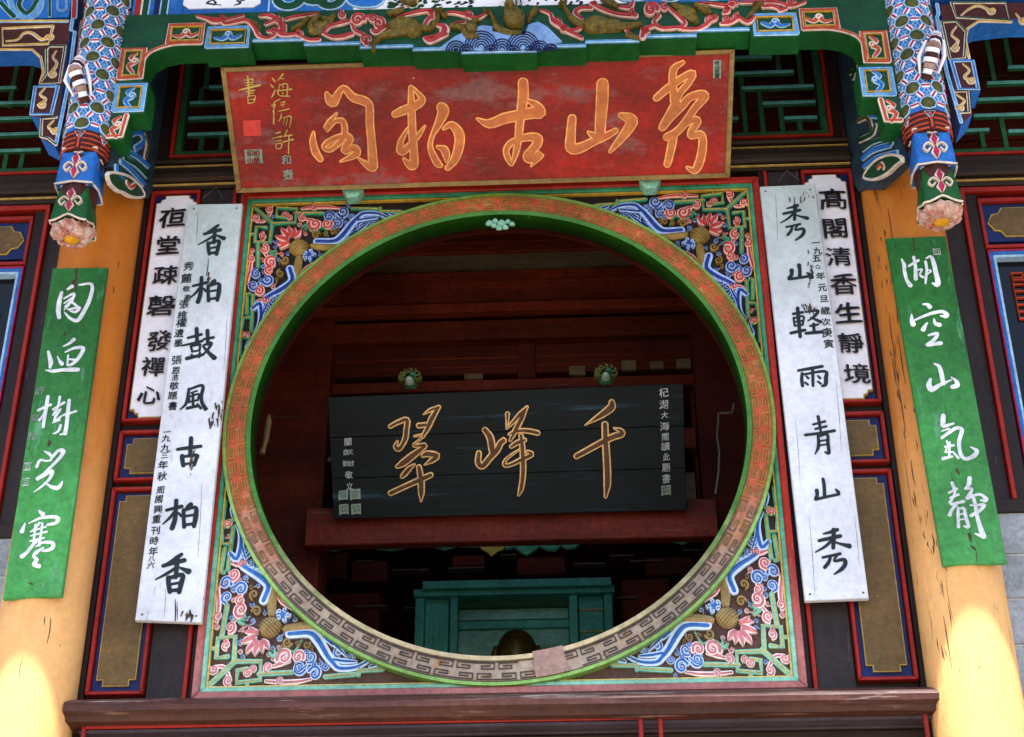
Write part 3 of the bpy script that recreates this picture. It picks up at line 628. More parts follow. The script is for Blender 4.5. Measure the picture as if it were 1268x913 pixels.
for x, y, w_, h_, m_ in ((312, 159, 20, 20, 'sealred'), (314, 194, 20, 18, 'seal'), (888, 86, 10, 23, 'seal')):
    p = PF.px(x-w_/2, y+h_/2); q = PF.px(x+w_/2, y-h_/2); mb = MB(); mb.box(PF, p[0], p[1], q[0], q[1], -.004, -.0015)
    if m_ != 'sealred':
        for j in range(2 if x < 800 else 1):
            for i in range(2 if x < 800 else 4): write(mb, PF, '印山柏閣古許'[i+j*2], x+(j*8-4 if x < 800 else 0), y-(4 if x < 800 else 8)+i*(9 if x < 800 else 5.5), 8 if x < 800 else 5.5, .02, 1, .0)
    obj('seal', mb, [m_, 'plaque' if x < 800 else 'ink'], nb)
for (x, y) in ((628, 85), (512, 97)):
    a, b = PF.px(x, y); mb = MB(); mb.dome(PF, a, b, .006 if x > 600 else .003, .010 if x > 600 else .003, -.004, .004, 0, 8, 3); obj('paint_chip', mb, 'cream', nb)

# ------------------------------------------------------------------ hanging white boards
def hang(y, corners, lab, cat, m, me_, grp, thick=.022, name='hanging_board'):
    fr = F(y); P = [fr.px(*c) for c in corners]      # TL TR BR BL
    r = thing(name, lab, cat, (P[3][0], y, P[3][1]), grp)
    mb = MB(); mb.poly(fr, P[::-1], -thick, 0, 0, 1, .003); o = obj('board', mb, [m, me_], r); return r, fr, P
bl, FL, P = hang(-.055, ((233, 253), (300, 252), (249, 771), (167, 768)), 'left white hanging board reading 香柏鼓風古柏香 beside the round window', 'hanging board', 'board', 'boardedge', 'white boards hung beside the round window')
K1 = (160, 250, 6.52)
XIANG = '20 30 26 12: 722,190 692,212 660,235 625,250|24 26 30: 605,263 670,245 738,228|30 30 26: 692,215 690,270 684,335|20 20 8: 685,275 630,310 558,348|12 24 38: 705,272 735,285 765,298|30 28 28: 638,335 640,380 648,425|24 28 32 26: 640,340 725,318 718,370 705,428|16 18: 650,378 704,368|22 24: 650,418 710,410'
BAI = '22 24 28: 515,682 570,668 625,655|30 30 34 36: 585,612 582,680 575,750 555,812|22 20 8: 572,695 535,740 488,782|14 24: 598,700 622,722|34 26 16: 690,640 668,655 650,678|28 26 30: 638,680 638,740 642,802|18 26 38 30: 640,685 722,662 725,720 712,798|18 18: 650,725 712,715|20 24: 648,788 710,778'
CH = [
 (K1, XIANG, {}), (K1, BAI, {}),
 ((160, 390, 6.52), '22 24: 475,188 585,160|32 30: 545,112 548,215|14 20 24: 428,250 500,235 592,212|18 18: 498,255 510,300|18 20: 500,255 572,240|20 18: 574,240 568,292|16: 510,298 570,288|20 16: 505,325 518,345|18 14: 572,308 555,338|34 22: 465,355 600,322|20 24: 602,198 682,184|32 28: 632,128 636,240|20 26 22 10: 600,248 665,228 625,295 560,348|18 30 42: 598,258 645,310 688,350', {}),
 ((160, 390, 6.52), '22 26 24 10: 482,600 474,665 455,725 412,766|18 26 30 28 34 16: 480,605 592,572 582,660 590,715 622,768 600,750|14 14: 500,632 548,615|18 18: 480,662 486,708|16 18 18: 480,664 562,642 552,692|16: 488,704 550,690|22: 515,642 517,748|26 26: 468,756 560,735|16 24: 550,722 578,756', {}),
 ((160, 520, 6.52), '26 32 28: 390,240 480,228 580,215|34 36 30: 500,148 497,220 490,295|36 36 34: 428,292 430,330 438,372|22 30 32 26: 430,300 545,288 540,320 525,368|20 18: 440,362 520,346', {}),
 (K1, BAI, dict(mul=1.13, org=(249.7, 343.6), off=(218.3-249.7, 619.7-343.6))),
 (K1, XIANG, dict(mul=1.30, org=(271.2, 279.1), off=(225.9-271.2, 686.5-279.1)))]
for crop, tx, kw in CH:
    mb = MB(); strokes(mb, FL, crop, tx, 0, 0, .0035, .001, **kw); obj('character', mb, 'ink', bl)
inscribe(FL, bl, '秀麓敬邀張維權遺墨張恩浩敬題書', (234, 231, 231, 232, 228, 226, 225, 222, 221, 219, 218, 217, 216, 214, 214), (330, 345, 358, 369, 377, 390, 400, 413, 425, 446, 459, 468, 478, 490, 503), (12, 12, 8, 9, 12, 11, 12, 12, 11, 12, 10, 9, 11, 11, 11), 'ink', .008)
inscribe(FL, bl, '一九九三年秋周國興重刊時年八六', (207, 206, 205, 204, 202, 201, 199, 197, 196, 194, 193, 191, 190, 188, 187), (535, 543, 555, 564, 576, 590, 607, 618, 631, 643, 657, 670, 683, 692, 700), (10, 10, 11, 9, 12, 12, 11, 11, 11, 11, 12, 12, 11, 8, 9), 'ink', .008)
mb = MB()
for i in range(70):
    cx, cy, sx_, sy_ = random.choice(((268, 513, 5, 10), (272, 510, 6, 9), (262, 525, 4, 7), (237, 575, 3, 9), (239, 568, 3, 9), (258, 345, 2, 6), (233, 763, 7, 3)))
    x, y = cx+random.gauss(0, sx_*.6), cy+random.gauss(0, sy_*.7); a, b = FL.px(x, y); h = random.uniform(.5, 2.2)/318
    mb.ribbon(FL, [(a, b+h*1.6), (a+random.uniform(-h, h), b-h*1.6)], [h*.9, h*.5], 0, .0042, 0, .0005, 1)
for (x0_, y0_, x1_, y1_, w_) in ((216.8, 742, 217, 769, 1.2), (258, 320, 255.5, 342, .9), (219, 745, 219.5, 768, .6), (252, 700+40, 252, 743, .5)):
    a, b = FL.px(x0_, y0_); c, d = FL.px(x1_, y1_); mb.ribbon(FL, [(a, b), ((a+c)/2+.002, (b+d)/2), (c, d)], [w_/318*.5, w_/318*1.6, w_/318], 0, .001, 0, .0004, 2)
obj('stain', mb, 'stain', bl, kind='stuff')
for (fr_, par_, B) in ((FL, bl, [(245, 262, 243, 300, .5), (281, 395, 277, 460, .5), (184, 560, 181, 610, .4), (250, 600, 245, 690, .4), (205, 730, 203, 768, .5)]), ):
    for x0_, y0_, x1_, y1_, w_ in B:
        mb = MB(); a, b = fr_.px(x0_, y0_); c, d = fr_.px(x1_, y1_); mb.ribbon(fr_, [(a, b), ((a+c)/2+.0015, (b+d)/2), (c, d)], [w_*.3/318, w_/318, w_*.2/318], 0, .0008, 0, .0003, 3); obj('crack', mb, 'stain', par_)
    for (x, y) in ((240, 259), (293, 258), (176, 761), (243, 763)):
        a, b = fr_.px(x, y); mb = MB(); mb.dome(fr_, a, b, .004, .004, 0, .003, 0, 7, 2); obj('nail', mb, 'stain', par_)
br, FR, P = hang(-.055, ((941, 231), (1009, 228), (1076, 741), (997, 744)), 'right white hanging board reading 秀山輕雨青山秀 beside the round window', 'hanging board', 'board', 'boardedge', 'white boards hung beside the round window')
K2 = (940, 220, 6.52)
XIU = '24 22 10: 312,225 270,240 222,252|22 26: 195,295 330,265|28 28 24: 288,225 288,280 285,342|20 18 8: 280,290 230,335 172,368|12 18 34: 298,305 340,318 388,330|16 20: 218,402 330,378|18 24 22: 268,400 255,435 230,466|14 14 26 28 26 10: 312,385 290,425 350,415 362,440 340,475 292,508'
CH = [(K2, XIU, {}), (K2, '34 28 30: 322,708 328,750 328,802|36 28 32: 262,750 262,785 242,815|24 22 24: 240,822 320,812 405,798|16 32 34: 388,772 418,790 425,808', {}),
 ((950, 350, 6.52), '22 24: 208,255 288,242|16 18: 212,285 222,350|16 18 18: 214,290 292,275 285,345|14: 225,318 285,310|16: 222,352 286,342|26 26: 190,410 305,385|30 30 28: 245,208 255,320 266,440|16 26 24 10: 310,240 408,228 385,270 328,312|12 22 30: 350,285 390,300 432,320|20 18: 348,352 412,340|24 24: 375,335 378,400|26 30: 312,412 442,400', {}),
 ((950, 350, 6.52), '22 28 26: 250,712 350,695 445,678|26 28 28: 282,735 278,780 285,836|18 24 34 32 16: 285,745 465,718 474,770 470,825 440,838|26 26 22: 366,690 368,760 370,836|16 20: 315,758 332,775|16 20: 305,808 328,826|16 20: 408,755 428,775|16 20: 408,800 432,818', {}),
 ((960, 480, 6.52), '18 20: 305,300 402,275|18 20: 322,336 412,315|26 24 20: 345,235 356,290 366,352|24 22 26: 242,385 360,370 478,350|22 26 26 10: 345,388 350,440 345,490 322,538|16 24 28 30 12: 345,398 418,380 425,450 432,530 400,522|14: 352,435 412,425|14: 352,470 415,460', {}),
 ((960, 480, 6.52), '26 28 28: 385,740 395,800 398,885|34 28 34: 335,832 338,870 328,900|26 24 22: 325,905 410,885 505,865|16 28 30: 488,825 508,845 510,862', {}),
 (K2, XIU, dict(mul=1.27, org=(987.8, 254.5), off=(1036.9-987.8, 656.2-254.5)))]
for crop, tx, kw in CH:
    mb = MB(); strokes(mb, FR, crop, tx, 0, 0, .0035, .001, **kw); obj('character', mb, 'ink', br)
inscribe(FR, br, '一九五○年元旦歲次庚寅', (1010, 1012, 1011, 1013, 1016, 1018, 1020, 1022, 1023, 1024, 1026), (301, 311, 320, 331, 342, 356, 370, 385, 399, 412, 426), (9, 10, 10, 7, 10, 11, 10, 12, 11, 12, 12), 'ink', .009)
mb = MB()
for i in range(60):
    cx, cy, sx_, sy_ = random.choice(((1001, 322, 2.5, 8), (1004, 330, 2, 8), (998, 380, 5, 3), (1006, 385, 4, 4), (985, 250, 12, 4), (1000, 245, 8, 5), (1002, 350, 1.5, 6)))
    x, y = cx+random.gauss(0, sx_*.6), cy+random.gauss(0, sy_*.7); a, b = FR.px(x, y); h = random.uniform(.4, 1.8)/318
    mb.ribbon(FR, [(a, b+h*1.6), (a+random.uniform(-h, h), b-h*1.6)], [h*.9, h*.5], 0, .0042, 0, .0005, 1)
obj('stain', mb, 'stain', br, kind='stuff')
for x0_, y0_, x1_, y1_, w_ in ((960, 240, 963, 300, .5), (1035, 470, 1042, 560, .5), (985, 520, 991, 600, .4), (1002, 640, 1009, 738, .5), (1058, 640, 1064, 700, .4)):
    mb = MB(); a, b = FR.px(x0_, y0_); c, d = FR.px(x1_, y1_); mb.ribbon(FR, [(a, b), ((a+c)/2+.0015, (b+d)/2), (c, d)], [w_*.3/318, w_/318, w_*.2/318], 0, .0008, 0, .0003, 3); obj('crack', mb, 'stain', br)
for (x, y) in ((948, 237), (1003, 235), (1003, 736), (1069, 734)):
    a, b = FR.px(x, y); mb = MB(); mb.dome(FR, a, b, .004, .004, 0, .003, 0, 7, 2); obj('nail', mb, 'stain', br)
for (cx, y0_, sd) in ((268, 234, 'left'), (974, 213, 'right')):
    a, b = F(-.02).px(cx, y0_); mb = MB(); q = .045
    mb.tube([(a, -.03, b), (a-q*.9, -.06, b-.075)], .0022, 0, 5); mb.tube([(a, -.03, b), (a+q*.9, -.06, b-.075)], .0022, 0, 5)
    obj('hanging_wire', mb, 'pipe', base=(a, -.03, b), label='thin wire holding up the %s white hanging board' % sd, cat='wire', group='wires of the white boards')

# ------------------------------------------------------------------ columns and green couplet boards
for s in (-1, 1):
    cx = 1.549*s+.0; nm = 'left' if s < 0 else 'right'
    col = thing('column', 'round ochre column behind the %s green board' % nm+(', cracked paint along its inner side' if s > 0 else ', smooth paint'), 'column', (cx, -.05, -3.2), 'ochre columns')
    mb = MB(); pr = [(.146, 0), (.146, 1.2), (.147, 2.2), (.146, 3.2), (.144, 4.2), (.143, 5.4)]
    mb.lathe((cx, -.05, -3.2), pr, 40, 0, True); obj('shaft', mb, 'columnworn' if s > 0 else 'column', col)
    rr = random.Random(40+s)
    class Round(Frame):
        def pt(q, a, b, d=0):
            t = a/.1475; return np.array((cx+(.1462+d)*math.sin(t), -.05-(.1462+d)*math.cos(t), b))
    rf_ = Round((0, 0, 0))
    for k in range(60 if s > 0 else 14):
        a = -.5*s*rr.uniform(.08, .30) if s > 0 else rr.uniform(-.1, .15); b = rr.uniform(-1.0, .7); h = rr.choice((.01, .015, .02, .03, .05, .09))*(1 if s > 0 else .5); w_ = rr.uniform(.0016, .006)
        if s > 0: a = -rr.uniform(.06, .17)
        mb = MB(); mb.ribbon(rf_, [(a, b+h), (a+rr.uniform(-.004, .004), b), (a+rr.uniform(-.004, .004), b-h)], [w_*.4, w_, w_*.3], -.002, .0006, 0, .0004, 3); obj('crack', mb, 'stain', col)
    mb = MB(); mb.lathe((cx, -.05, -3.2), [(.22, 0), (.24, .06), (.24, .12), (.19, .18)], 24); obj('stone_base', mb, 'block', col)
gl, GF, P = hang(-.205, ((65, 332), (133, 331), (76, 738), (3, 742)), 'green board on the left column with white characters 閣迎樹光寒', 'couplet board', 'greenboard', 'greenedge', 'green boards on the columns', .02, 'couplet_board')
for crop, tx in (
 ((0, 330, 6.52), '26 36 38 30: 500,212 482,280 472,360 480,418|16 34: 545,188 582,165|12 26 32 34 30 22 10: 640,152 742,148 725,270 650,415 610,440 560,415 522,372|14 22 20 12: 518,262 600,222 575,290 520,352|12 24: 560,270 635,335|14 26 22 20: 548,350 645,335 610,370 570,360|12 16 12: 520,300 600,250 525,330'),
 ((0, 330, 6.52), '22 30 38 20: 392,690 402,730 412,780 405,820|10 30 26 38 34: 370,840 430,848 500,838 570,836 632,836|10 22 34: 465,730 482,765 502,790|32 22 8: 598,592 560,625 512,648|12 24 32 32 28 24 18: 528,695 600,662 672,662 650,720 600,780 560,800 545,795|14 18: 560,752 605,756|14 16: 552,720 545,800'),
 ((0, 470, 6.52), '22 24 22: 308,252 360,228 412,205|26 30 28 22: 388,140 375,230 360,310 350,386|16 18: 362,275 318,332|18 22: 430,245 520,188|20 20 16: 485,142 470,220 430,290|16 18 22: 432,285 492,240 450,300|18 26 18 10: 450,300 445,340 490,305 500,295|10 14: 425,352 485,330|28 32 30 34: 560,170 550,260 540,360 528,440|18 20: 510,292 615,258|24 12: 530,440 485,447|24 22 18 8: 492,372 478,410 455,432 428,440'),
 ((0, 470, 6.52), '10 26 24: 360,582 395,600 420,625|20 30 34 28 22 22 34: 415,640 470,580 515,582 480,640 410,710 350,770 305,805|24 22 14 16: 298,708 325,655 370,660 415,655|22 34 26 18 8: 330,795 420,742 405,800 345,860 275,912|12 28 36 28 10: 368,838 420,870 465,878 490,855 505,825'),
 ((0, 610, 6.52), '14 38: 318,150 348,178|38 26 10: 178,318 190,285 205,250|12 22 28 34 30 22: 235,250 330,208 430,198 470,215 450,248 385,262|22 18: 322,248 268,310|18 20: 288,262 272,420|18 20: 345,250 318,430|14 16: 248,318 372,278|14 16: 250,352 380,318|14 16: 245,395 358,368|30 26 30 38: 300,390 255,440 215,490 178,518|10 22 30 34 26 20: 290,440 350,405 425,410 428,445 390,468 345,472|14 32 22 30 34 36: 352,448 290,490 275,520 300,545 275,580 318,598')):
    mb = MB(); strokes(mb, GF, crop, tx, 0, 0, .004, .0012); obj('character', mb, 'brush', gl)
gr, GR, P = hang(-.205, ((1097, 295), (1171, 292), (1247, 697), (1168, 700)), 'green board on the right column with white characters 湖空山氣靜', 'couplet board', 'greenboard', 'greenedge', 'green boards on the columns', .02, 'couplet_board')
for crop, tx in (
 ((1090, 290, 6.52), '14 32 28 26 38: 172,205 192,250 195,300 212,370 242,418|18 26: 230,260 305,215|24 26 30 34: 268,188 282,250 285,310 285,365|12 14 14 20: 288,295 335,288 318,330 345,352|24 20 22 16: 365,225 375,290 368,350 365,400|12 26 36 38 44 42 12: 368,198 408,185 432,240 450,320 465,390 455,412 420,398|12 16 12: 378,290 408,300 375,330'),
 ((1090, 290, 6.52), '12 30 40: 342,568 380,572 400,592|10 36 44: 252,650 255,700 265,732|14 22 28 30 40 34 10: 270,700 350,665 430,638 500,628 535,652 525,668 485,662|14 30 40: 378,720 358,750 345,775|12 32 40: 432,688 445,725 478,735|18 30 30 22 30 34: 388,820 460,805 430,860 372,898 430,892 488,882'),
 ((1110, 430, 6.52), '10 32 38 32: 302,135 345,160 365,230 378,300|22 44 48 30 22 12: 275,260 262,305 282,345 345,310 400,285 442,268|10 30 44 36: 440,245 480,275 490,310 448,325'),
 ((1110, 430, 6.52), '40 40 34 16: 378,555 375,600 380,640 462,618|12 16: 365,680 425,660|24 28 30 34 32 30 34 30 38 36 10: 365,735 420,695 485,655 528,672 505,760 510,830 525,880 565,905 625,880 648,840 598,808|18 22: 392,808 462,795|16 22: 428,770 425,885|16 20: 405,760 420,800|30 18: 375,902 450,885|16 22: 462,855 500,898|16: 395,850 405,820|14 18: 400,850 460,850'),
 ((1120, 560, 6.52), '20 20: 358,330 422,298|18 20: 368,372 435,345|28 24 20 26: 382,250 405,320 385,380 365,410|20 28: 372,425 478,400|28 24 34: 415,425 380,470 362,510|20 26 28: 432,450 432,530 435,605|12 24 30 28 14: 438,465 478,455 495,530 515,605 480,600|12: 440,505 482,498|12: 442,548 490,542|38 34 22 16: 525,212 518,262 500,285 485,300|16 22 34: 498,300 545,300 505,375|18 22 34 38 18: 505,378 600,342 658,378 645,392 615,392|16 20 32 26 30: 528,432 590,430 642,430 600,480 535,515|26 32 32 42 44: 550,350 575,450 590,540 618,630 638,682|40 12: 638,685 568,660')):
    mb = MB(); strokes(mb, GR, crop, tx, 0, 0, .004, .0012); obj('character', mb, 'brush', gr)
inscribe(GF, gl, '許昌趙松', (50, 44, 42, 41), (484, 518, 520, 540), (12, 10, 2, 12), 'seal', .008)
for (fr, par, x, y, q) in ((GF, gl, 34, 578, 10), (GF, gl, 32, 597, 10), (GR, gr, 1160, 312, 8)):
    p = fr.px(x-q/2, y+q/2); r_ = fr.px(x+q/2, y-q/2); mb = MB(); mb.box(fr, p[0], p[1], r_[0], r_[1], 0, .001)
    write(mb, fr, '印', x, y, q*.8, .02, 1, .002); obj('seal', mb, ['palewrite', 'greenboard'], par)
for fr, par, pts_ in ((GF, gl, [(95, 333, 93, 372, 3), (91, 347, 88, 360, 5), (82, 410, 80, 416, 3), (62, 545, 60, 553, 4), (37, 722, 41, 724, 5), (50, 724, 51, 726, 2), (38, 550, 36, 560, 1.5), (39, 560, 41, 568, 1)]),
                      (GR, gr, [(1131, 296, 1133, 315, 3.5), (1185, 581, 1188, 588, 4), (1200, 660, 1203, 672, 4), (1204, 676, 1209, 682, 6), (1209, 683, 1210, 697, 1.5), (1178, 586, 1187, 620, .8), (1195, 625, 1203, 665, 1), (1170, 500, 1174, 530, .7), (1108, 300, 1109, 308, 2)])):
    for x0_, y0_, x1_, y1_, w_ in pts_:
        mb = MB()
        for j in range(3 if w_ > 2 else 1):
            e = random.uniform(-w_*.4, w_*.4); a, b = fr.px(x0_+e, y0_); c, d = fr.px(x1_+e*.4, y1_)
            mb.ribbon(fr, [(a, b), ((a+c)/2+random.uniform(-.002, .002), (b+d)/2), (c, d)], [w_*.2/318, w_*.5/318, w_*.15/318], 0, .001, 0, .0003, 2)
        obj('crack', mb, 'stain', par)

# ------------------------------------------------------------------ transoms of lattice
def lattice(label, name, x0, z0, x1, z1, hs, vs_, grp):
    r = thing(name, label, 'lattice window', ((x0+x1)/2, 0, z0), grp)
    mb = MB(); mb.border(WALL, x0, z0, x1, z1, .014, -.06, .004, 0, .003); obj('red_frame', mb, 'red', r)
    mb = MB(); mb.border(WALL, x0+.016, z0+.016, x1-.016, z1-.016, .026, -.06, -.01, 0, .004); obj('green_frame', mb, 'latticegreen', r)
    mb = MB()
    for q in range(6): mb.box(F(.45), x0-.1, z0-.1+q*.17, x1+.1, z0+.065+q*.17, -.02, random.uniform(0, .01))
    obj('back_boards', mb, 'roomred', r)
    for (xa, ya, xb, yb) in hs:
        p = F(.02).px(xa, ya); q = F(.02).px(xb, yb); z = (p[1]+q[1])/2; mb = MB(); mb.box(F(.02), p[0], z-.0065, q[0], z+.0085, -.014, .004, 0, .002); mb.box(F(.02), p[0], z-.010, q[0], z-.0067, -.014, .001, 1); obj('lattice_bar', mb, ['latticeteal', 'latticegreen'], r)
    for (xa, ya, yb) in vs_:
        p = F(.02).px(xa, ya); q = F(.02).px(xa+(xa-620)*-.0*(yb-ya), yb); a = p[0]; mb = MB(); mb.box(F(.02), a-.010, q[1], a+.010, p[1], -.016, -.001, 0, .002); obj('lattice_bar', mb, 'latticegreen', r)
    return r
lattice('green lattice transom behind the red name board', 'lattice_transom', -1.336, 1.247, 1.336, 1.95,
 [(259, 108, 290, 107), (235, 127.5, 300, 126), (233, 146.5, 300, 145), (232, 167, 300, 165), (905, 71, 956, 71), (905, 90, 983, 90), (918, 108, 1008, 108), (944, 127.5, 1010, 127), (971, 146, 1012, 146), (900, 147, 914, 147)],
 [(258, 75, 108), (250, 168, 190), (275, 168, 190), (250, 108, 127), (934, 45, 70), (960, 45, 88), (986, 45, 107), (917, 92, 170), (940, 110, 170), (966, 129, 170), (990, 148, 170), (300, 90, 190)], None)
for s in (-1, 1):
    nm = 'left' if s < 0 else 'right'; x0, x1 = sorted((s*1.73, s*2.9))
    if s < 0: hs = [(-150, 131, 45, 129), (-150, 150, 45, 148.5), (-150, 169.5, 50, 168), (-150, 189.5, 50, 188.5), (-150, 112, 20, 111)]; vv = [(25, 60, 131), (8, 190, 212), (28, 190, 212), (-20, 60, 212), (45, 60, 130)]
    else: hs = [(1248, 82, 1400, 80), (1222, 101.6, 1400, 99), (1210, 122, 1400, 119), (1205, 142, 1400, 139), (1192, 162, 1225, 161), (1248, 161, 1400, 160)]; vv = [(1221, 45, 102), (1244, 45, 82), (1239, 142, 183), (1215, 162, 183), (1275, 60, 183)]
    lattice('green lattice transom over the %s side bay' % nm, 'lattice_transom', x0, 1.19 if s < 0 else 1.13, x1, 2.1, hs, vv, None)

# ------------------------------------------------------------------ side bays
for s in (-1, 1):
    nm = 'left' if s < 0 else 'right'
    sb = thing('side_bay_wall', 'dark timber wall and blue framed window of the %s side bay' % nm, 'wall', (s*2.2, 0, -.36))
    def sbox(name, m, a0, b0, a1, b1, d0, d1, bev=.003, par=None, y=0):
        mb = MB(); a0, a1 = sorted((s*a0, s*a1)); mb.box(F(y), a0, b0, a1, b1, d0, d1, 0, bev); return obj(name, mb, m, par or sb)
    zt = 1.18 if s < 0 else 1.12; zb_ = -.36 if s < 0 else -.352
    sbox('stile', 'stile', 1.64, zb_, 1.79, zt, -.08, -.02)
    sbox('red_line', 'red', 1.791, zb_, 1.808, zt-.15, -.06, .0)
    sbox('outer_stile', 'darkwood', 1.809, zb_, 1.852, zt-.17, -.07, -.01)
    sbox('head_beam', 'darkwoodx', 1.64, zt-.142, 3.2, zt, -.08, .01)
    sbox('beam_moulding', 'darkwoodx', 1.64, zt-.105, 3.2, zt-.055, .011, .035, .01)
    sbox('gold_moulding_line', 'goldline', 1.64, zt-.125, 3.2, zt-.12, .011, .02, .001)
    sbox('red_line', 'redx', 1.791, zt-.166, 3.2, zt-.145, -.06, .003)
    sbox('sill_rail', 'darkwoodx', 1.64, zb_-.05, 3.2, zb_-.001, -.08, .0)
    t2 = zt-.2
    sbox('red_panel_frame', 'redx', 1.853, t2-.012, 3.2, t2+.004, -.06, .0)
    sbox('red_panel_frame', 'red', 1.853, t2-.21, 1.866, t2-.013, -.06, -.001)
    sbox('blue_panel', 'navy', 1.867, t2-.19, 3.2, t2-.014, -.07, -.02)
    mb = MB(); A = [(1.885, t2-.1), (1.905, t2-.07), (1.93, t2-.065), (1.945, t2-.04), (2.5, t2-.04), (2.5, t2-.165), (1.945, t2-.165), (1.93, t2-.14), (1.905, t2-.135)]
    A = [(s*a, b) for a, b in A]; A = A if s_or(A) > 0 else A[::-1]
    mb.poly(WALL, A, -.02, -.01); mb.poly(WALL, [(a*1.0-s*.006, b+(.005 if b > t2-.1 else -.005)) for a, b in A], -.02, -.014, 1); obj('gold_cartouche', mb, ['goldpanel', 'goldline'], sb)
    sbox('red_panel_frame', 'redx', 1.853, t2-.225, 3.2, t2-.211, -.06, -.001)
    wn = thing('side_window', 'dark window of the %s side bay edged in blue and white with red carved grille' % nm, 'window', (s*2.2, 0, -.35), 'side bay windows')
    for i, (m, o, wd) in enumerate((('crimson', 0, .006), ('skyblue', .007, .012), ('paleblue', .020, .010))):
        mb = MB(); a0, a1 = sorted((s*(1.858+o), s*3.0)); mb.border(WALL, a0, zb_+.02+o, a1, t2-.232-o, wd, -.06, -.005-.004*i, 0, .002); obj('frame_strip', mb, m, wn)
    mb = MB(); a0, a1 = sorted((s*1.888, s*2.97)); mb.box(WALL, a0, zb_+.04, a1, t2-.262, -.08, -.05); obj('pane', mb, 'glass', wn)
    mb = MB(); c = 1.972; zc = .56 if s < 0 else .60
    zs = [0, -.02, -.05, -.08, -.11, -.14, -.17]
    for j, z in enumerate(zs):
        mb.ribbon(WALL, [(s*(c+q[0]), zc+z+q[1]) for q in ((.03, -.03), (-.03, -.03), (-.03, 0), (.01, 0), (.01, -.015))], [.006], -.05, -.035, 0, .002, 1)
    obj('carved_grille', mb, 'orange', wn)
    dw = thing('brick_dado', 'pale grey brick dado under the %s side window' % nm, 'wall', (s*2.2, 0, -1.6), 'brick dados of the side bays')
    mb = MB(); a0, a1 = sorted((s*1.6, s*3.2)); mb.box(F(.0), a0, -3.2, a1, zb_-.051, -.1, -.012); obj('mortar_bed', mb, 'mortar', dw)
    rows = [zb_-.053, -.559, -.72, -.882, -1.045, -1.21]
    for j in range(5):
        x = 1.60-(.2 if j % 2 else 0)
        while x < 3.1:
            xa, xb = max(x+.004, 1.6), min(x+.396, 3.2)
            sbox('brick', 'block', xa, rows[j+1]+.005, xb, rows[j]-.004, -.0118, -.004+random.uniform(-.0015, .0015), .003, dw); x += .4
    mb = MB(); a0, a1 = sorted((s*1.43, s*1.64)); mb.box(WALL, a0, -3.2, a1, 1.9, -.1, -.03); obj('column_backing', mb, 'stile', sb)

# ------------------------------------------------------------------ front layer: carved lintel, posts, painted beam (plane y=-.55)
class Sheared(Frame):      # the front beam sags a little towards the right
    def pt(s, a, b, d=0): return s.o+s.ex*(a*1.017+.035)+s.ey*(b-.0175*a)+s.n*d
    def px(s, x, y):
        a, b = Frame.px(s, x, y); a = (a-.035)/1.017; return a, b+.0175*a
FB = Sheared((0, -.55, 0))
li = thing('carved_lintel', 'green carved lintel with gold dragons in red clouds above the red name board', 'lintel', (0, -.55, 1.27))
def mirror(P): return P+[(-a, b) for a, b in P[::-1]]
half = [(-1.418, 1.49), (-1.418, .89), (-1.352, .89), (-1.352, 1.01), (-1.285, 1.01), (-1.285, 1.155), (-1.312, 1.165), (-1.315, 1.235), (-1.295, 1.285), (-1.255, 1.315), (-1.2, 1.328), (-1.098, 1.328), (-1.098, 1.308), (-.92, 1.308), (-.92, 1.337), (-.722, 1.337), (-.722, 1.313), (-.513, 1.313), (-.513, 1.293), (-.318, 1.293), (-.318, 1.276), (-.138, 1.276), (-.138, 1.257)]
full = half+[(-a, b) for a, b in half[::-1]]
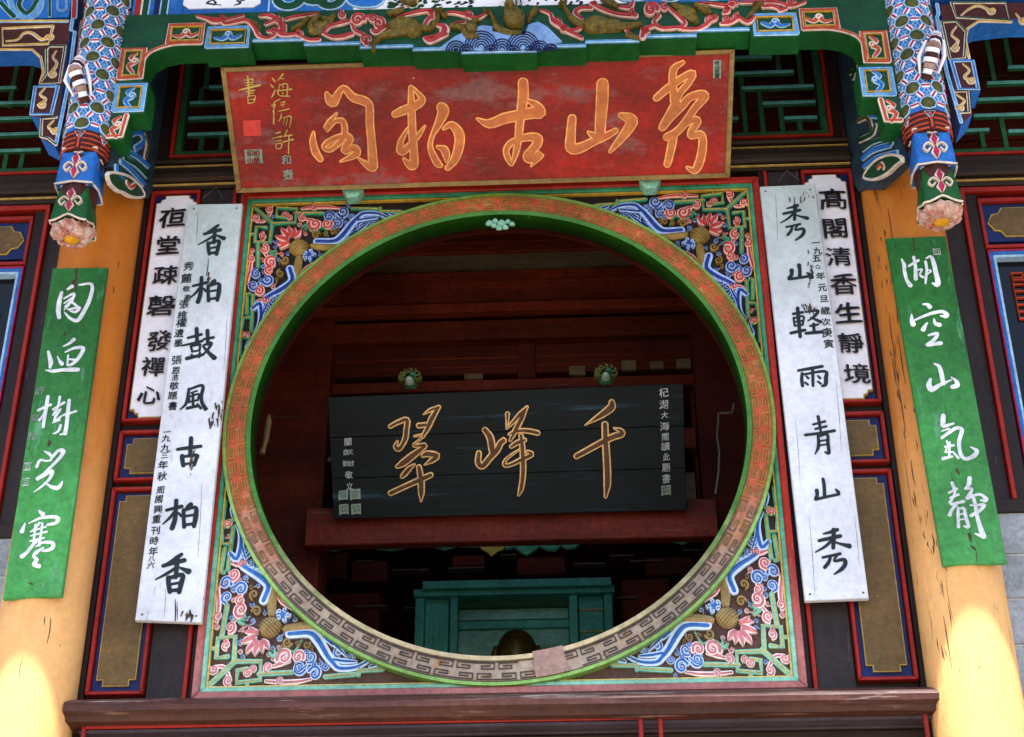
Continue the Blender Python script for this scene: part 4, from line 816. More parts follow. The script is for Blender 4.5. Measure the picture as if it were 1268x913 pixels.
# front plate with soffit strip: plate, then the thickness seen from below in brighter green
mb = MB(); mb.poly(FB, full[::-1], -.10, 0, 0, 1); obj('plate', mb, ['lintelgreen', 'soffitgreen'], li)
def edge(P, ws, d, m, nm='edge_line', par=None, two=None):
    mb = MB(); mb.ribbon(FB, P, ws, 0, d, 0, .001, 1, False); obj(nm, mb, m, par or li)
for s in (-1, 1):
    E = [(s*-a, b) for a, b in half]
    off = [(a, b+.012) for a, b in E[14:]]
    edge([(s*-.915, 1.345), (s*-.722, 1.345), (s*-.722, 1.321), (s*-.513, 1.321), (s*-.513, 1.301), (s*-.318, 1.301), (s*-.318, 1.284), (s*-.138, 1.284), (s*-.138, 1.265), (0, 1.265)] if s > 0 else [(.915, 1.345), (.722, 1.345), (.722, 1.321), (.513, 1.321), (.513, 1.301), (.318, 1.301), (.318, 1.284), (.138, 1.284), (.138, 1.265), (0, 1.265)], .016, .006, 'lightblue')
    edge([(s*-.915, 1.340), (s*-.719, 1.340), (s*-.719, 1.316), (s*-.510, 1.316), (s*-.510, 1.296), (s*-.315, 1.296), (s*-.315, 1.279), (s*-.135, 1.279), (s*-.135, 1.260), (0, 1.260)], .005, .009, 'paleblue')
    x = lambda *q: [(s*a, b) for a, b in q]
    def bx(nm, a0, b0, a1, b1, c1, c2, open_=None):
        P = x((a0, b0), (a1, b0), (a1, b1), (a0, b1), (a0, b0)); mb = MB()
        mb.ribbon(FB, P, .012, 0, .007, 0, .001, 1); mb.ribbon(FB, P, .021, 0, .004, 1, .001, 1)
        q = .011*(1 if a0 < a1 else -1); P2 = x((a0+q, b0+.011), (a1-q, b0+.011), (a1-q, b1-.011), (a0+q, b1-.011), (a0+q, b0+.011))
        mb.ribbon(FB, P2, .005, 0, .009, 2, .001, 1); obj(nm, mb, [c1, c2, 'yellow'], li)
    bx('red_cloud_box', -1.235, 1.343, -1.108, 1.432, 'orange', 'cream')
    bx('blue_cloud_box', -1.085, 1.322, -.935, 1.412, 'lightblue', 'paleblue')
    bx('red_cloud_box', -1.40, 1.178, -1.318, 1.318, 'orange', 'cream')
    bx('blue_cloud_box', -1.40, 1.025, -1.298, 1.145, 'lightblue', 'paleblue')
    mb = MB(); P = x((-1.318, 1.178), (-1.322, 1.235), (-1.305, 1.292), (-1.26, 1.322), (-1.2, 1.338), (-1.11, 1.338)); mb.ribbon(FB, P, .014, 0, .006, 0, .001, 4); mb.ribbon(FB, P, .007, 0, .009, 1, .001, 4); obj('red_edge', mb, ['cream', 'orange'], li); mb = MB()
    P = x((-1.35, 1.0), (-1.36, .905), (-1.41, .905)); mb.ribbon(FB, P, .022, 0, .006, 0, .001, 1); mb.ribbon(FB, P, .010, 0, .009, 1, .001, 1); obj('red_edge', mb, ['cream', 'orange'], li)
    for (cx, cy, kk, colr) in ((-1.17, 1.382, 1, 'r'), (-1.01, 1.365, 1, 'b'), (-1.358, 1.25, 0, 'r'), (-1.35, 1.085, 0, 'b'), (-1.385, .95, 0, 'r')):
        mb = MB(); 
        if kk: P = [(cx-.05, cy), (cx-.02, cy-.008), (cx, cy+.012), (cx+.018, cy-.006), (cx+.045, cy+.008)]
        else: P = [(cx+.012, cy+.045), (cx-.008, cy+.025), (cx+.010, cy+.005), (cx-.012, cy-.015), (cx+.008, cy-.05)]
        P = x(*P); mb.ribbon(FB, P, [.012, .026, .016], 0, .005, 1, .002, 4); mb.ribbon(FB, P, [.012, .026, .016], 0, .008, 0, .002, 4, True, 0, .6)
        c = P[2]; mb.ribbon(FB, [(c[0]+.014*math.cos(t)*(1-t/9), c[1]+.014*math.sin(t)*(1-t/9)) for t in np.linspace(0, 7, 9)], .006, 0, .011, 1, .001, 2)
        obj('painted_cloud', mb, ['orange' if colr == 'r' else 'skyblue', 'cream' if colr == 'r' else 'paleblue'], li)
def lin_cloud(crop, txt, spirals, m1='redcloud', m2='redcloudedge', nm='red_cloud', h=.012):
    x0, y0, sc = crop; WM = 1.35
    for st in txt.split('|'):
        mb = MB(); strokes(mb, FB, crop, st, 1, 0, h, .003, 0, WM, 3); strokes(mb, FB, crop, st, 0, 0, h+.007, .003, 0, .5*WM, 3); obj(nm, mb, [m1, m2], li)
    for (cx, cy, r, a0, dr) in spirals:
        mb = MB(); P = [FB.px(x0+q[0]/sc, y0+q[1]/sc) for q in spiral(cx, cy, r*.9, a0, dr)]; k = 1.15/(sc*300)
        mb.ribbon(FB, P, [r*.6*k, r*.5*k, r*.35*k], 0, h+.004, 1, .003, 2); mb.ribbon(FB, P, [r*.6*k, r*.5*k, r*.35*k], 0, h+.010, 0, .003, 2, True, 0, .5); obj(nm, mb, [m1, m2], li)
lin_cloud((200, 0, 6.04), '14 30 34 22 10: 270,135 340,150 400,175 500,160 620,130|16 34 30 22: 350,150 450,165 480,190 560,180|20 28 34 30 26 24: 560,180 640,165 700,220 730,280 800,300 850,275|20 40 34 20: 740,135 810,130 850,160 780,195|22 40 36 26 24: 800,250 860,240 900,270 960,275 1020,265|18 26 30: 900,150 900,200 900,250|22 26 22 12: 930,160 1000,140 1100,125 1170,110|24 26 30: 1030,275 1100,310 1180,310', [(460, 160, 26, 0, 1), (880, 170, 30, 90, 1), (905, 205, 30, 0, -1), (850, 245, 30, 180, 1), (920, 255, 30, 60, 1), (1030, 270, 30, 0, 1)])
lin_cloud((400, 0, 6.04), '20 30 34 30: 0,265 50,210 120,190 200,170|24 34 40 34: 20,270 80,290 150,285 220,265|22 28 30: 220,200 240,240 300,270|26 30 20: 280,180 330,140 390,135|30 46 34 24: 370,240 400,255 440,230 600,130|26 34 34 30: 600,130 700,105 800,95 820,150|30 34 26: 820,130 780,170 760,220|14 30 40 34 12: 920,110 1000,110 1080,130 1150,150 1240,105|30 44 60 40 16: 860,200 900,210 910,240 880,275 760,300|20 40 40 20: 760,300 800,320 850,300 930,270|18 24: 980,190 1060,180', [(150, 130, 32, 90, 1), (262, 168, 56, 0, 1), (380, 150, 34, 180, 1), (420, 195, 50, 90, -1), (320, 315, 40, 0, 1), (810, 115, 26, 0, 1), (1085, 130, 32, 0, 1), (330, 345, 20, 90, 1)])
lin_cloud((600, 0, 6.04), '10 24 34 44 40 20: 420,90 490,115 510,170 560,200 620,240 730,298|14 30 30: 640,240 690,235 740,200|20 36 34 30: 730,155 680,110 720,75 800,75|34 34 34 40: 800,40 900,90 1000,120 1130,130|18 40 24: 990,60 1080,70 1110,30|24 26 20: 1120,195 1060,230 1110,285|30 40 40: 1270,205 1200,230 1180,290', [(540, 185, 34, 0, 1), (598, 228, 30, 180, 1), (1245, 85, 56, 0, 1), (1110, 115, 30, 90, 1), (1190, 245, 26, 0, 1), (820, 50, 22, 0, 1)])
lin_cloud((800, 0, 6.04), '24 30 30 24: 100,130 60,180 120,225 270,215|24 34 30 26: 180,80 260,150 290,190 250,225|24 28 34 20: 270,230 380,230 440,205 510,150|14 24 34 30: 390,35 500,45 590,55 640,45|14 24 30: 700,35 800,30 890,30|20 34 26: 590,70 610,100 580,110|24 30 26: 560,190 620,185 690,150|26 34 20: 690,140 760,180 810,140|20 30 22: 870,65 950,60 1000,85|14 26 30 14: 900,30 1000,35 1080,60 1190,30|20 28: 1050,75 1000,95', [(35, 95, 56, 0, 1), (140, 70, 34, 90, 1), (470, 170, 36, 0, 1), (515, 145, 26, 180, 1), (645, 50, 36, 0, 1), (600, 95, 26, 0, 1), (600, 155, 32, 0, -1), (680, 145, 30, 90, 1), (1080, 35, 34, 0, 1), (0, 260, 26, 0, 1)])
# gold dragons
def dragon(crop, txt, domes, lab):
    mb = MB(); x0, y0, sc = crop
    strokes(mb, FB, crop, txt, 0, 0, .03, .016, 0, 1, 4)
    for (x, y, rx, ry, h) in domes:
        a, b = FB.px(x0+x/sc, y0+y/sc); mb.dome(FB, a, b, rx/sc/300, ry/sc/300, 0, h, 0, 14, 5, 0, .05)
        for j in range(int(rx/9)):      # rows of scales
            for t in range(-2, 3):
                q = (j+.5)/(rx/9)*2-1; aa = a+q*rx*.8/sc/300; bb = b+t*ry*.34/sc/300*math.sqrt(max(0, 1-q*q*.8))
                hh = h*math.sqrt(max(.02, 1-(q*.8)**2-(t*.34)**2)); mb.dome(FB, aa, bb, .006, .005, hh-.006, .007, 0, 6, 2)
    obj('dragon', mb, 'dragon', li, label=lab)
dragon((200, 0, 6.04), '30 60 90 70 30: 1180,130 1130,190 1150,250 1230,200 1290,140|20 30 12: 1100,160 1040,210 980,245|20 34 16: 680,180 730,210 740,250', [(1180, 220, 60, 60, .03)], 'gold dragon at the left end of the carving')
dragon((400, 0, 6.04), '20 34 60 90 90 60 40 34 20: 370,360 420,300 480,270 560,250 660,230 740,220 800,230 850,170 870,100|20 24 14: 870,100 910,140 925,120|40 60 30: 500,120 560,100 600,90|20 30: 390,310 380,390|16 34: 0,160 60,170|50 70 30: 590,0 640,15 690,5|12 16: 850,100 890,90', [(600, 210, 120, 70, .045), (680, 240, 60, 60, .05)], 'gold dragon with scaled belly left of the wave')
dragon((400, 0, 6.04), '30 50 60 40 20: 960,215 1040,220 1090,290 1130,290 1160,300|40 40 20: 1090,250 1110,190 1160,170', [(1110, 230, 46, 60, .04)], 'small gold dragon limb left of the wave')
dragon((600, 0, 6.04), '16 30 50 60 40 24: 40,110 70,160 90,220 150,250 200,265 270,270|20 40 50 30: 330,180 345,130 370,100 390,80|70 80 60: 180,80 190,140 230,200|12 14: 170,50 160,-20|10 14: 235,80 238,-20|8 10: 275,40 265,-20|20 24: 20,115 0,90', [(225, 160, 78, 85, .06), (190, 80, 40, 34, .06), (205, 140, 14, 14, .085)], 'gold dragon head rising from the blue wave')
dragon((600, 0, 6.04), '18 30 50 70 90 90 60 30: 570,20 610,90 660,160 740,200 830,170 950,200 1060,210 1160,200|16 20: 600,40 560,55|16 20: 580,60 610,20|40 60 40: 880,0 940,30 990,60|20 20: 1060,280 1150,310|26 14: 690,180 740,230', [(840, 200, 110, 70, .045), (960, 210, 80, 50, .04)], 'gold dragon with scaled belly right of the wave')
dragon((800, 0, 6.04), '30 70 90 70 34: 200,60 260,80 310,120 360,160 380,190|30 34 20: 370,60 430,90 480,120|16 30 30 16: 740,170 790,110 820,70 870,45|16 12: 800,60 840,50', [(300, 110, 70, 60, .035), (440, 80, 40, 30, .03)], 'gold dragon at the right end of the carving')
# blue wave
mb = MB(); A = [FB.px(400+x/6.04, y/6.04) for x, y in ((870, 378), (985, 290), (1120, 225), (1200, 205), (1268, 215))]+[FB.px(600+x/6.04, y/6.04) for x, y in ((60, 250), (150, 270), (300, 280), (330, 200), (400, 178), (470, 215), (580, 325), (500, 350), (420, 385), (0, 395))]
A = A if s_or(A) > 0 else A[::-1]
mb.poly(FB, A, 0, .012); wv = obj('blue_wave', mb, 'waveblue', li)
mb = MB()
for (x, y, R) in ((596, 58, 22), (565, 62, 12), (622, 60, 15), (648, 58, 20), (668, 62, 13), (682, 62, 9), (578, 63, 10), (608, 64, 10), (636, 64, 10), (658, 64, 8)):
    for q in np.arange(.2, 1.01, 3.2/R):
        P = []
        for t in np.linspace(0, math.pi, 9):
            xx, yy = x-R*q*math.cos(t), y+4-R*q*math.sin(t)*1.0
            P.append(FB.px(xx, min(yy, 65)))
        mb.ribbon(FB, P, .0032, .005, .016+random.uniform(0, .003), 0, .001, 1)
obj('wave_crest', mb, ['navy', 'paleblue'], wv)

# painted beam above the lintel
pb = thing('painted_beam', 'blue painted beam with white picture panels at the top edge', 'beam', (0, -.53, 1.5))
PB = Sheared((0, -.535, 0))
mb = MB(); mb.box(PB, -1.395, 1.492, 1.395, 1.93, -.12, 0); obj('beam', mb, 'skyblue', pb)
def pbx(nm, m, x0, y0, x1, y1, d=.004, mm=None):
    p = PB.px(x0, y0); q = PB.px(x1, y1); mb = MB(); mb.box(PB, p[0], min(p[1], q[1]), q[0], max(p[1], q[1])+.3 if y0 < 0 else max(p[1], q[1]), 0, d); return obj(nm, mb, m, pb)
for s in (-1, 1):
    for j, (m, a0, a1) in enumerate((('red', 1.385, 1.365), ('cream', 1.362, 1.355), ('lintelgreen', 1.353, 1.335), ('paleblue', 1.333, 1.328), ('navy', 1.31, 1.29), ('paleblue', 1.288, 1.284), ('lintelgreen', 1.28, 1.262), ('paleblue', 1.26, 1.255), ('skyblue', 1.25, 1.20))):
        mb = MB(); a, b = sorted((s*a0, s*a1)); mb.box(PB, a, 1.494, b, 1.9, 0, .003+.001*(j % 3)); obj('painted_stripe', mb, m, pb)
    mb = MB(); A = [(s*-a, b) for a, b in ((1.20, 1.9), (1.20, 1.545), (1.175, 1.525), (.95, 1.525), (.925, 1.545), (.925, 1.9))]; A = A if s_or(A) > 0 else A[::-1]
    A = [(s*a*1.0, b) for a, b in ((1.20, 1.9), (1.20, 1.545), (1.175, 1.525), (.93, 1.525), (.905, 1.545), (.905, 1.9))]; A = A if s_or(A) > 0 else A[::-1]
    mb.poly(PB, A, 0, .005); wp = obj('white_picture_panel', mb, 'white', pb)
    mb = MB(); rr = random.Random(3)
    for j in range(9):
        a = s*(.93+rr.random()*.24); b = 1.545+rr.random()*.09; mb.ribbon(PB, [(a, b+.02), (a+rr.uniform(-.03, .03), b), (a+rr.uniform(-.04, .04), b-.012)], [.003, .010, .003], .004, .007, 0, .001, 3)
    obj('ink_drawing', mb, 'ink', wp, kind='stuff')
    mb = MB(); mb.box(PB, s*.868, 1.5, s*.874, 1.9, 0, .006); obj('painted_stripe', mb, 'paleblue', pb)
    for (cx, cz, rr_) in ((.80, 1.57, .06), (.70, 1.60, .07), (.64, 1.56, .05)):
        mb = MB(); P = [(s*(cx+rr_*math.cos(t)*(1-.05*t)), cz+rr_*math.sin(t)*(1-.05*t)) for t in np.linspace(2.6, 8.6, 12)]
        mb.ribbon(PB, P, .045, 0, .006, 1, .001, 2); mb.ribbon(PB, P, .032, 0, .009, 0, .001, 2); obj('painted_scroll', mb, ['lintelgreen', 'paleblue'], pb)
    mb = MB(); P = [(s*a, b) for a, b in ((.60, 1.66), (.57, 1.58), (.54, 1.535), (.47, 1.53), (.455, 1.56), (.48, 1.58))]; mb.ribbon(PB, P, .05, 0, .010, 1, .001, 3); mb.ribbon(PB, P, .036, 0, .013, 0, .001, 3); obj('painted_scroll', mb, ['skyblue', 'paleblue'], pb)
mb = MB(); mb.box(PB, -.55, 1.494, .48, 1.9, 0, .0025); cp = obj('white_picture_panel', mb, 'white', pb)
mb = MB(); rr = random.Random(5)
for (x, y, n, m_, sp_) in ((502, 6, 46, 0, 16), (512, 3, 14, 1, 9), (575, 3, 18, 2, 10), (715, 4, 18, 2, 12), (790, 3, 30, 0, 10), (655, 8, 10, 2, 14), (545, 4, 12, 0, 8)):
    for j in range(n):
        a, b = PB.px(x+rr.gauss(0, sp_), y+rr.uniform(-9, 7)); b = max(b, 1.498); mb.dome(PB, a, b, rr.uniform(.006, .014), rr.uniform(.003, .008), .0025, .004+.002*rr.random(), m_, 6, 2, rr.random())
obj('ink_drawing', mb, ['lintelgreen', 'flowergold', 'ink'], cp, kind='stuff')

# ------------------------------------------------------------------ hanging posts with mosaic, nose and lotus pendant
for s in (-1, 1):
    nm = 'left' if s < 0 else 'right'
    y0 = -.60; f_ = F(y0)
    if s < 0: c_top = f_.px(124, 10); c_bot = f_.px(102, 160)
    else: c_top = f_.px(1128, 5); c_bot = f_.px(1150, 130)
    px_ = (c_top[0]+c_bot[0])/2; R_ = .083; cy = y0+.076
    zb0 = .925 if s < 0 else .885
    po = thing('hanging_post', 'blue and white mosaic hanging post with carved pendant, %s of the red name board' % nm, 'hanging post', (px_, cy, zb0-.5), 'hanging posts')
    mb = MB(); mb.lathe((px_, cy, zb0), [(R_, 0), (R_, .95)], 12, 0, False, math.pi/12); sh = obj('mosaic_shaft', mb, 'skyblue', po)
    rad = R_*math.cos(math.pi/12)+.001
    class Cyl(Frame):
        def pt(q, a, b, d=0):
            t = a/rad; return np.array((px_+(rad+d)*math.sin(t), cy-(rad+d)*math.cos(t), zb0+b))
    cyl = Cyl((0, 0, 0)); dx = .092; dz = .078
    pts = []
    for j in range(16):
        for i in range(-2, 3):
            a = (i+(.5 if j % 2 else 0))*dx; pts.append((a, .028+j*dz, j, i))
    for (a, b, j, i) in pts:
        if abs(a) > .15 or b > .9: continue
        mb = MB(); mb.dome(cyl, a, b, .026, .025, .001, .010, 0, 8, 2, math.pi/8)
        mb.ribbon(cyl, [(a+.029*math.cos(t), b+.028*math.sin(t)) for t in np.linspace(0, 2*math.pi, 9)], .004, 0, .007, 1, .001, 1, False); obj('medallion', mb, ['olive', 'paleblue'], po)
        for (ddx, ddz) in ((dx, 0), (dx/2, dz), (-dx/2, dz)):
            a2, b2 = a+ddx, b+ddz
            if abs(a2) > .16: continue
            L_ = math.hypot(ddx, ddz); ux, uz = ddx/L_, ddz/L_
            mb = MB(); P = [(a+ux*.032, b+uz*.032), (a2-ux*.032, b2-uz*.032)]
            mb.ribbon(cyl, P, .018, 0, .006, 1, .001, 1, False); mb.ribbon(cyl, P, .007, 0, .0085, 0, .001, 1, False); obj('mosaic_bar', mb, ['crimson', 'white'], po)
        for sg in (-1, 1):
            ca, cb = a, b+sg*dz*.62
            mb = MB(); T = [(ca+.022*math.cos(t), cb+.022*math.sin(t)) for t in [math.radians(90*sg+120*q) for q in range(3)]]
            mb.ribbon(cyl, T+[T[0]], .0035, 0, .005, 1, .001, 1); mb.dome(cyl, ca, cb, .008, .008, 0, .004, 0, 6, 2); obj('blue_cell', mb, ['lightblue', 'paleblue'], po)
    # fret block
    mb = MB(); mb.lathe((px_, cy, zb0-.09), [(R_+.001, 0), (R_+.003, .088)], 12, 0, False, math.pi/12); fb_ = obj('fret_block', mb, 'maroon', po)
    mb = MB()
    for zz in (.022, .042, .064, .086):
        for (u0, u1) in ((-.13, -.012), (.012, .13)): mb.ribbon(cyl, [(u, zz-.105) for u in np.linspace(u0, u1, 5)], .0055, .001, .0065, 0 if zz != .06 else 1, .001, 1)
    mb.ribbon(cyl, [(0, -.08), (0, -.02)], .007, .001, .007, 0, .001, 1); obj('fret_line', mb, ['orange', 'lintelgreen'], fb_)
    def skirt(z_top, z_bot, r0, r1, m, nmx, scal, low):
        mb = MB(); n = 16; vs = []
        for k in range(n+1):
            pass
        seg = 32; H = 6
        for h in range(H+1):
            t = h/H
            for k in range(seg):
                an = 2*math.pi*k/seg; q = max(abs(math.cos(an)), abs(math.sin(an))); sq = 1/(q**.75)
                sc_ = scal*(abs(math.sin(2*an))**1.5 - .0)
                rr_ = (r0+(r1-r0)*math.sin(t*math.pi/2)**1.2)*sq*.93
                top = z_top - (0 if h else 0)
                z = (z_top+sc_*(1-t)*.8)*(1-t)+(z_bot-sc_*t*low)*t
                vs.append((px_+rr_*math.cos(an), cy+rr_*math.sin(an), z))
        fs = [(h*seg+k, h*seg+(k+1) % seg, (h+1)*seg+(k+1) % seg, (h+1)*seg+k) for h in range(H) for k in range(seg)]
        mb.add(vs, fs, 0, True); mb.add(vs[-seg:], [tuple(range(seg))], 0)
        for lv in (0, H):
            mb.tube([np.array(v)+np.array([(v[0]-px_)*.02, (v[1]-cy)*.02, 0]) for v in vs[lv*seg:(lv+1)*seg]+[vs[lv*seg]]], .0045, 1, 5)
        o = obj(nmx, mb, [m, 'cream'], po)
        fy = cy-(r0+(r1-r0)*.55)*.95-.006; ff = Frame((px_, fy, (z_top+z_bot)/2)); mm = MB(); hh = (z_top-z_bot)
        for sg in (-1, 1):
            mm.ribbon(ff, [(0, -hh*.05), (sg*.022, hh*.12), (sg*.04, -hh*.02), (sg*.03, -hh*.16), (sg*.018, -hh*.06)], [.006], -.012, .006, 0, .002, 4)
        mm.ribbon(ff, [(0, hh*.42), (0, hh*.22), (0, hh*.0)], [.004, .034, .004], -.012, .006, 0, .002, 3, False); mm.ribbon(ff, [(0, hh*.42), (0, hh*.22), (0, hh*.0)], [.002, .022, .002], -.01, .009, 1, .002, 3, False)
        mm.ribbon(ff, [(0, hh*.0), (0, -hh*.2), (0, -hh*.42)], [.004, .034, .004], -.014, .006, 0, .002, 3, False); mm.ribbon(ff, [(0, hh*.0), (0, -hh*.2), (0, -hh*.42)], [.002, .022, .002], -.012, .009, 1, .002, 3, False)
        obj('painted_flower', mm, ['cream', 'crimson'], o)
    zs_ = (.83, .70, .68, .56, .495) if s < 0 else (.79, .66, .64, .52, .455)
    zs_ = [z for z in zs_]
    mb = MB(); mb.lathe((px_, cy, zs_[4]+.02), [(.05, 0), (.06, .08), (.068, .15), (.07, zb0-.1-zs_[4]-.02)], 12, 0); obj('neck', mb, 'maroon', po)
    skirt(zs_[0], zs_[1], .070, .077, 'skyblue', 'blue_collar', .032, .15)
    skirt(zs_[2], zs_[3], .056, .074, 'soffitgreen', 'green_collar', .024, 1)
    mb = MB(); rr = random.Random(11+s); vs = []; seg = 48; rings = [(.028, .0), (.040, -.002), (.052, .002), (.062, .010), (.070, .024), (.072, .036), (.062, .048), (.044, .056)]
    for i, (r_, z_) in enumerate(rings):
        for k in range(seg):
            an = 2*math.pi*k/seg; am = .010*(i/len(rings))*math.sin(an*9+i)+.006*math.sin(an*17+2*i); ru = .010*math.sin(an*8+i*1.3)*(i/4 if i < 5 else 1)
            vs.append((px_+(r_+am)*math.cos(an), cy+(r_+am)*math.sin(an), zs_[4]+z_+ru+rr.uniform(-.003, .003)))
    mb.add(vs, [(i*seg+k, i*seg+(k+1) % seg, (i+1)*seg+(k+1) % seg, (i+1)*seg+k) for i in range(len(rings)-1) for k in range(seg)], 0, False)
    mb.add(vs[-seg:], [tuple(range(seg))], 0); obj('lotus_bloom', mb, 'flowerwhite', po)
    mb = MB(); mb.lathe((px_, cy, zs_[4]), [(.0, -.010), (.014, -.009), (.026, -.002), (.031, .010)], 16, 0, True); obj('lotus_heart', mb, 'flowergold', po)
    # striped dragon nose sticking out of the post
    no = MB(); g_ = F(y0-.02); q = [(100, 78), (99, 90), (98, 101), (102, 112), (104, 125)] if s < 0 else [(1158, 48), (1156, 60), (1152, 72), (1150, 84), (1147, 96)]
    Q = [g_.px(*p) for p in q]; D = (-.06, -.10, -.12, -.075, -.01)
    for i in range(4):
        a = np.array((Q[i][0], y0+D[i]*.6, Q[i][1])); b = np.array((Q[i+1][0], y0+D[i+1]*.6, Q[i+1][1]))
        for j in range(3):
            p, r_ = a+(b-a)*j/3, a+(b-a)*(j+.9)/3; no.tube([p, r_], [.020+.006*(i in (1, 2))-.003*(j == 1)]*2, (0, 2, 0, 1)[(i*3+j) % 4], 8)
    for sg in (-1, 1):
        no.tube([(Q[1][0]+sg*.03, y0-.05, Q[1][1]+.01), (Q[2][0]+sg*.045, y0-.04, Q[2][1]-.01), (Q[3][0]+sg*.032, y0-.01, Q[3][1]-.02)], [.006, .008, .004], 0, 6)
    obj('dragon_nose', no, ['white', 'maroon', 'patch'], po, label='striped white and dark red carved snout')

# side bay arches (mirror image of the lintel ends across each post)
for s in (-1, 1):
    nm = 'left' if s < 0 else 'right'
    ar = thing('arch_bracket', 'brown carved arch bracket with blue underside over the %s side bay' % nm, 'bracket', (s*1.8, -.55, 1.2), 'side bay arch brackets')
    pxL = [(88, 24), (68, 181), (50, 171), (50, 146), (38, 143), (42, 107), (52, 104), (54, 95), (53, 78), (45, 65), (30, 60), (-120, 64), (-120, 26)]
    pxR = [(1164, 6), (1190, 156), (1204, 141), (1202, 113), (1214, 112), (1208, 76), (1198, 73), (1194, 50), (1196, 38), (1210, 29), (1252, 24), (1390, 22), (1390, 0)]
    fr = F(-.55); A = [fr.px(*p) for p in (pxL if s < 0 else pxR)]; B = A if s_or(A) > 0 else A[::-1]
    mb = MB(); mb.poly(fr, B, -.10, 0, 0, 1); obj('plate', mb, ['maroon', 'skyblue'], ar)
    def rib2(Pp, ws, cs, nm2='edge_line'):
        mb = MB(); Q = [fr.px(*p) for p in Pp]; mb.ribbon(fr, Q, [v/300 for v in ws], 0, .005, 1, .001, 1); mb.ribbon(fr, Q, [v/300 for v in ws], 0, .008, 0, .001, 1, True, 0, .45); obj(nm2, mb, cs, ar)
    if s < 0:
        rib2([(90, 25), (88, 38), (93, 40), (84, 110), (70, 178)], [4], ['lightblue', 'paleblue'])
        rib2([(-100, 27), (84, 27)], [4], ['yellow', 'paleblue'])
        rib2([(66, 33), (3, 36), (4, 57), (60, 55), (66, 33)], [3.5], ['yellow', 'cream'], 'green_cloud_box')
        rib2([(81, 58), (62, 58), (58, 62), (58, 92), (50, 104), (74, 103), (81, 58)], [3.5], ['lintelgreen', 'cream'], 'green_cloud_box')
        rib2([(0, 62), (40, 62), (51, 72), (54, 90), (50, 104)], [3], ['yellow', 'cream'])
        rib2([(68, 107), (44, 108), (39, 142), (64, 142), (72, 108)], [4.5], ['skyblue', 'paleblue'], 'blue_cloud_box')
        rib2([(70, 146), (52, 148), (51, 170), (60, 172), (70, 180)], [3.5], ['lintelgreen', 'cream'], 'green_cloud_box')
        clouds = ([(8, 52), (22, 50), (30, 42), (40, 42), (52, 50), (60, 46), (57, 40)], [(70, 64), (66, 72), (71, 80), (63, 92), (65, 96)], [(56, 110), (50, 118), (57, 124), (50, 130), (57, 135)], [(67, 150), (60, 158), (66, 162), (58, 168)])
    else:
        rib2([(1160, 6), (1162, 18), (1160, 22), (1172, 90), (1190, 152)], [4], ['lightblue', 'paleblue'])
        rib2([(1178, 4), (1245, 4), (1250, 26), (1184, 22), (1178, 4)], [3.5], ['lintelgreen', 'cream'], 'green_cloud_box')
        rib2([(1166, 28), (1184, 27), (1196, 40), (1194, 72), (1176, 74), (1166, 28)], [3.5], ['lintelgreen', 'cream'], 'green_cloud_box')
        rib2([(1252, 28), (1212, 27), (1198, 36), (1195, 50), (1200, 73)], [3], ['yellow', 'cream'])
        rib2([(1178, 76), (1204, 76), (1211, 111), (1188, 111), (1178, 76)], [4.5], ['skyblue', 'paleblue'], 'blue_cloud_box')
        rib2([(1182, 114), (1198, 114), (1200, 140), (1188, 140)], [3.5], ['lintelgreen', 'cream'], 'green_cloud_box')
        clouds = ([(1190, 20), (1200, 12), (1212, 8), (1225, 14), (1238, 20)], [(1184, 34), (1178, 44), (1186, 52), (1180, 60), (1186, 64)], [(1192, 80), (1200, 88), (1194, 96), (1200, 100), (1192, 104)], [(1184, 118), (1194, 126), (1186, 134), (1194, 138)], [(1258, 18), (1264, 26), (1258, 32)])
    for P in clouds:
        mb = MB(); e_ = P[-2]; P = P[:-1]+spiral(e_[0]+3, e_[1], 4.5, 180, 1, 1.1, 8); Q = [fr.px(*p) for p in P]; mb.ribbon(fr, Q, [.006, .016, .012, .006], 0, .006, 1, .001, 4); mb.ribbon(fr, Q, [.006, .016, .012, .006], 0, .009, 0, .001, 4, True, 0, .4); obj('painted_cloud', mb, ['yellow', 'cream'], ar)
    pb2 = thing('painted_beam', 'blue and green painted beam over the %s side bay' % nm, 'beam', (s*2, -.53, 1.5))
    f2 = F(-.535); a0, a1 = sorted((s*1.63, s*2.6)); z0_ = 1.53 if s < 0 else 1.455
    mb = MB(); mb.box(f2, a0, z0_, a1, 1.95, -.12, 0); obj('beam', mb, 'skyblue', pb2)
    if s < 0:
        for (P, m, w_) in (([(2, 5), (10, 14), (18, 22)], 'lintelgreen', 7), ([(12, 0), (20, 18), (40, 22), (50, 10), (52, -2)], 'lightblue', 7), ([(28, -3), (24, 8), (34, 18), (44, 6), (48, -4)], 'lintelgreen', 7), ([(62, -4), (62, 21)], 'lintelgreen', 4), ([(72, -4), (72, 12), (82, 12), (82, -4)], 'lightblue', 3), ([(93, -4), (92, 22)], 'red', 7)):
            mb = MB(); Q = [f2.px(*p) for p in P]; mb.ribbon(f2, Q, w_/300, 0, .005, 1, .001, 3); mb.ribbon(f2, Q, w_/300, 0, .008, 0, .001, 3, True, 0, .7); obj('painted_scroll', mb, [m, 'paleblue'], pb2)
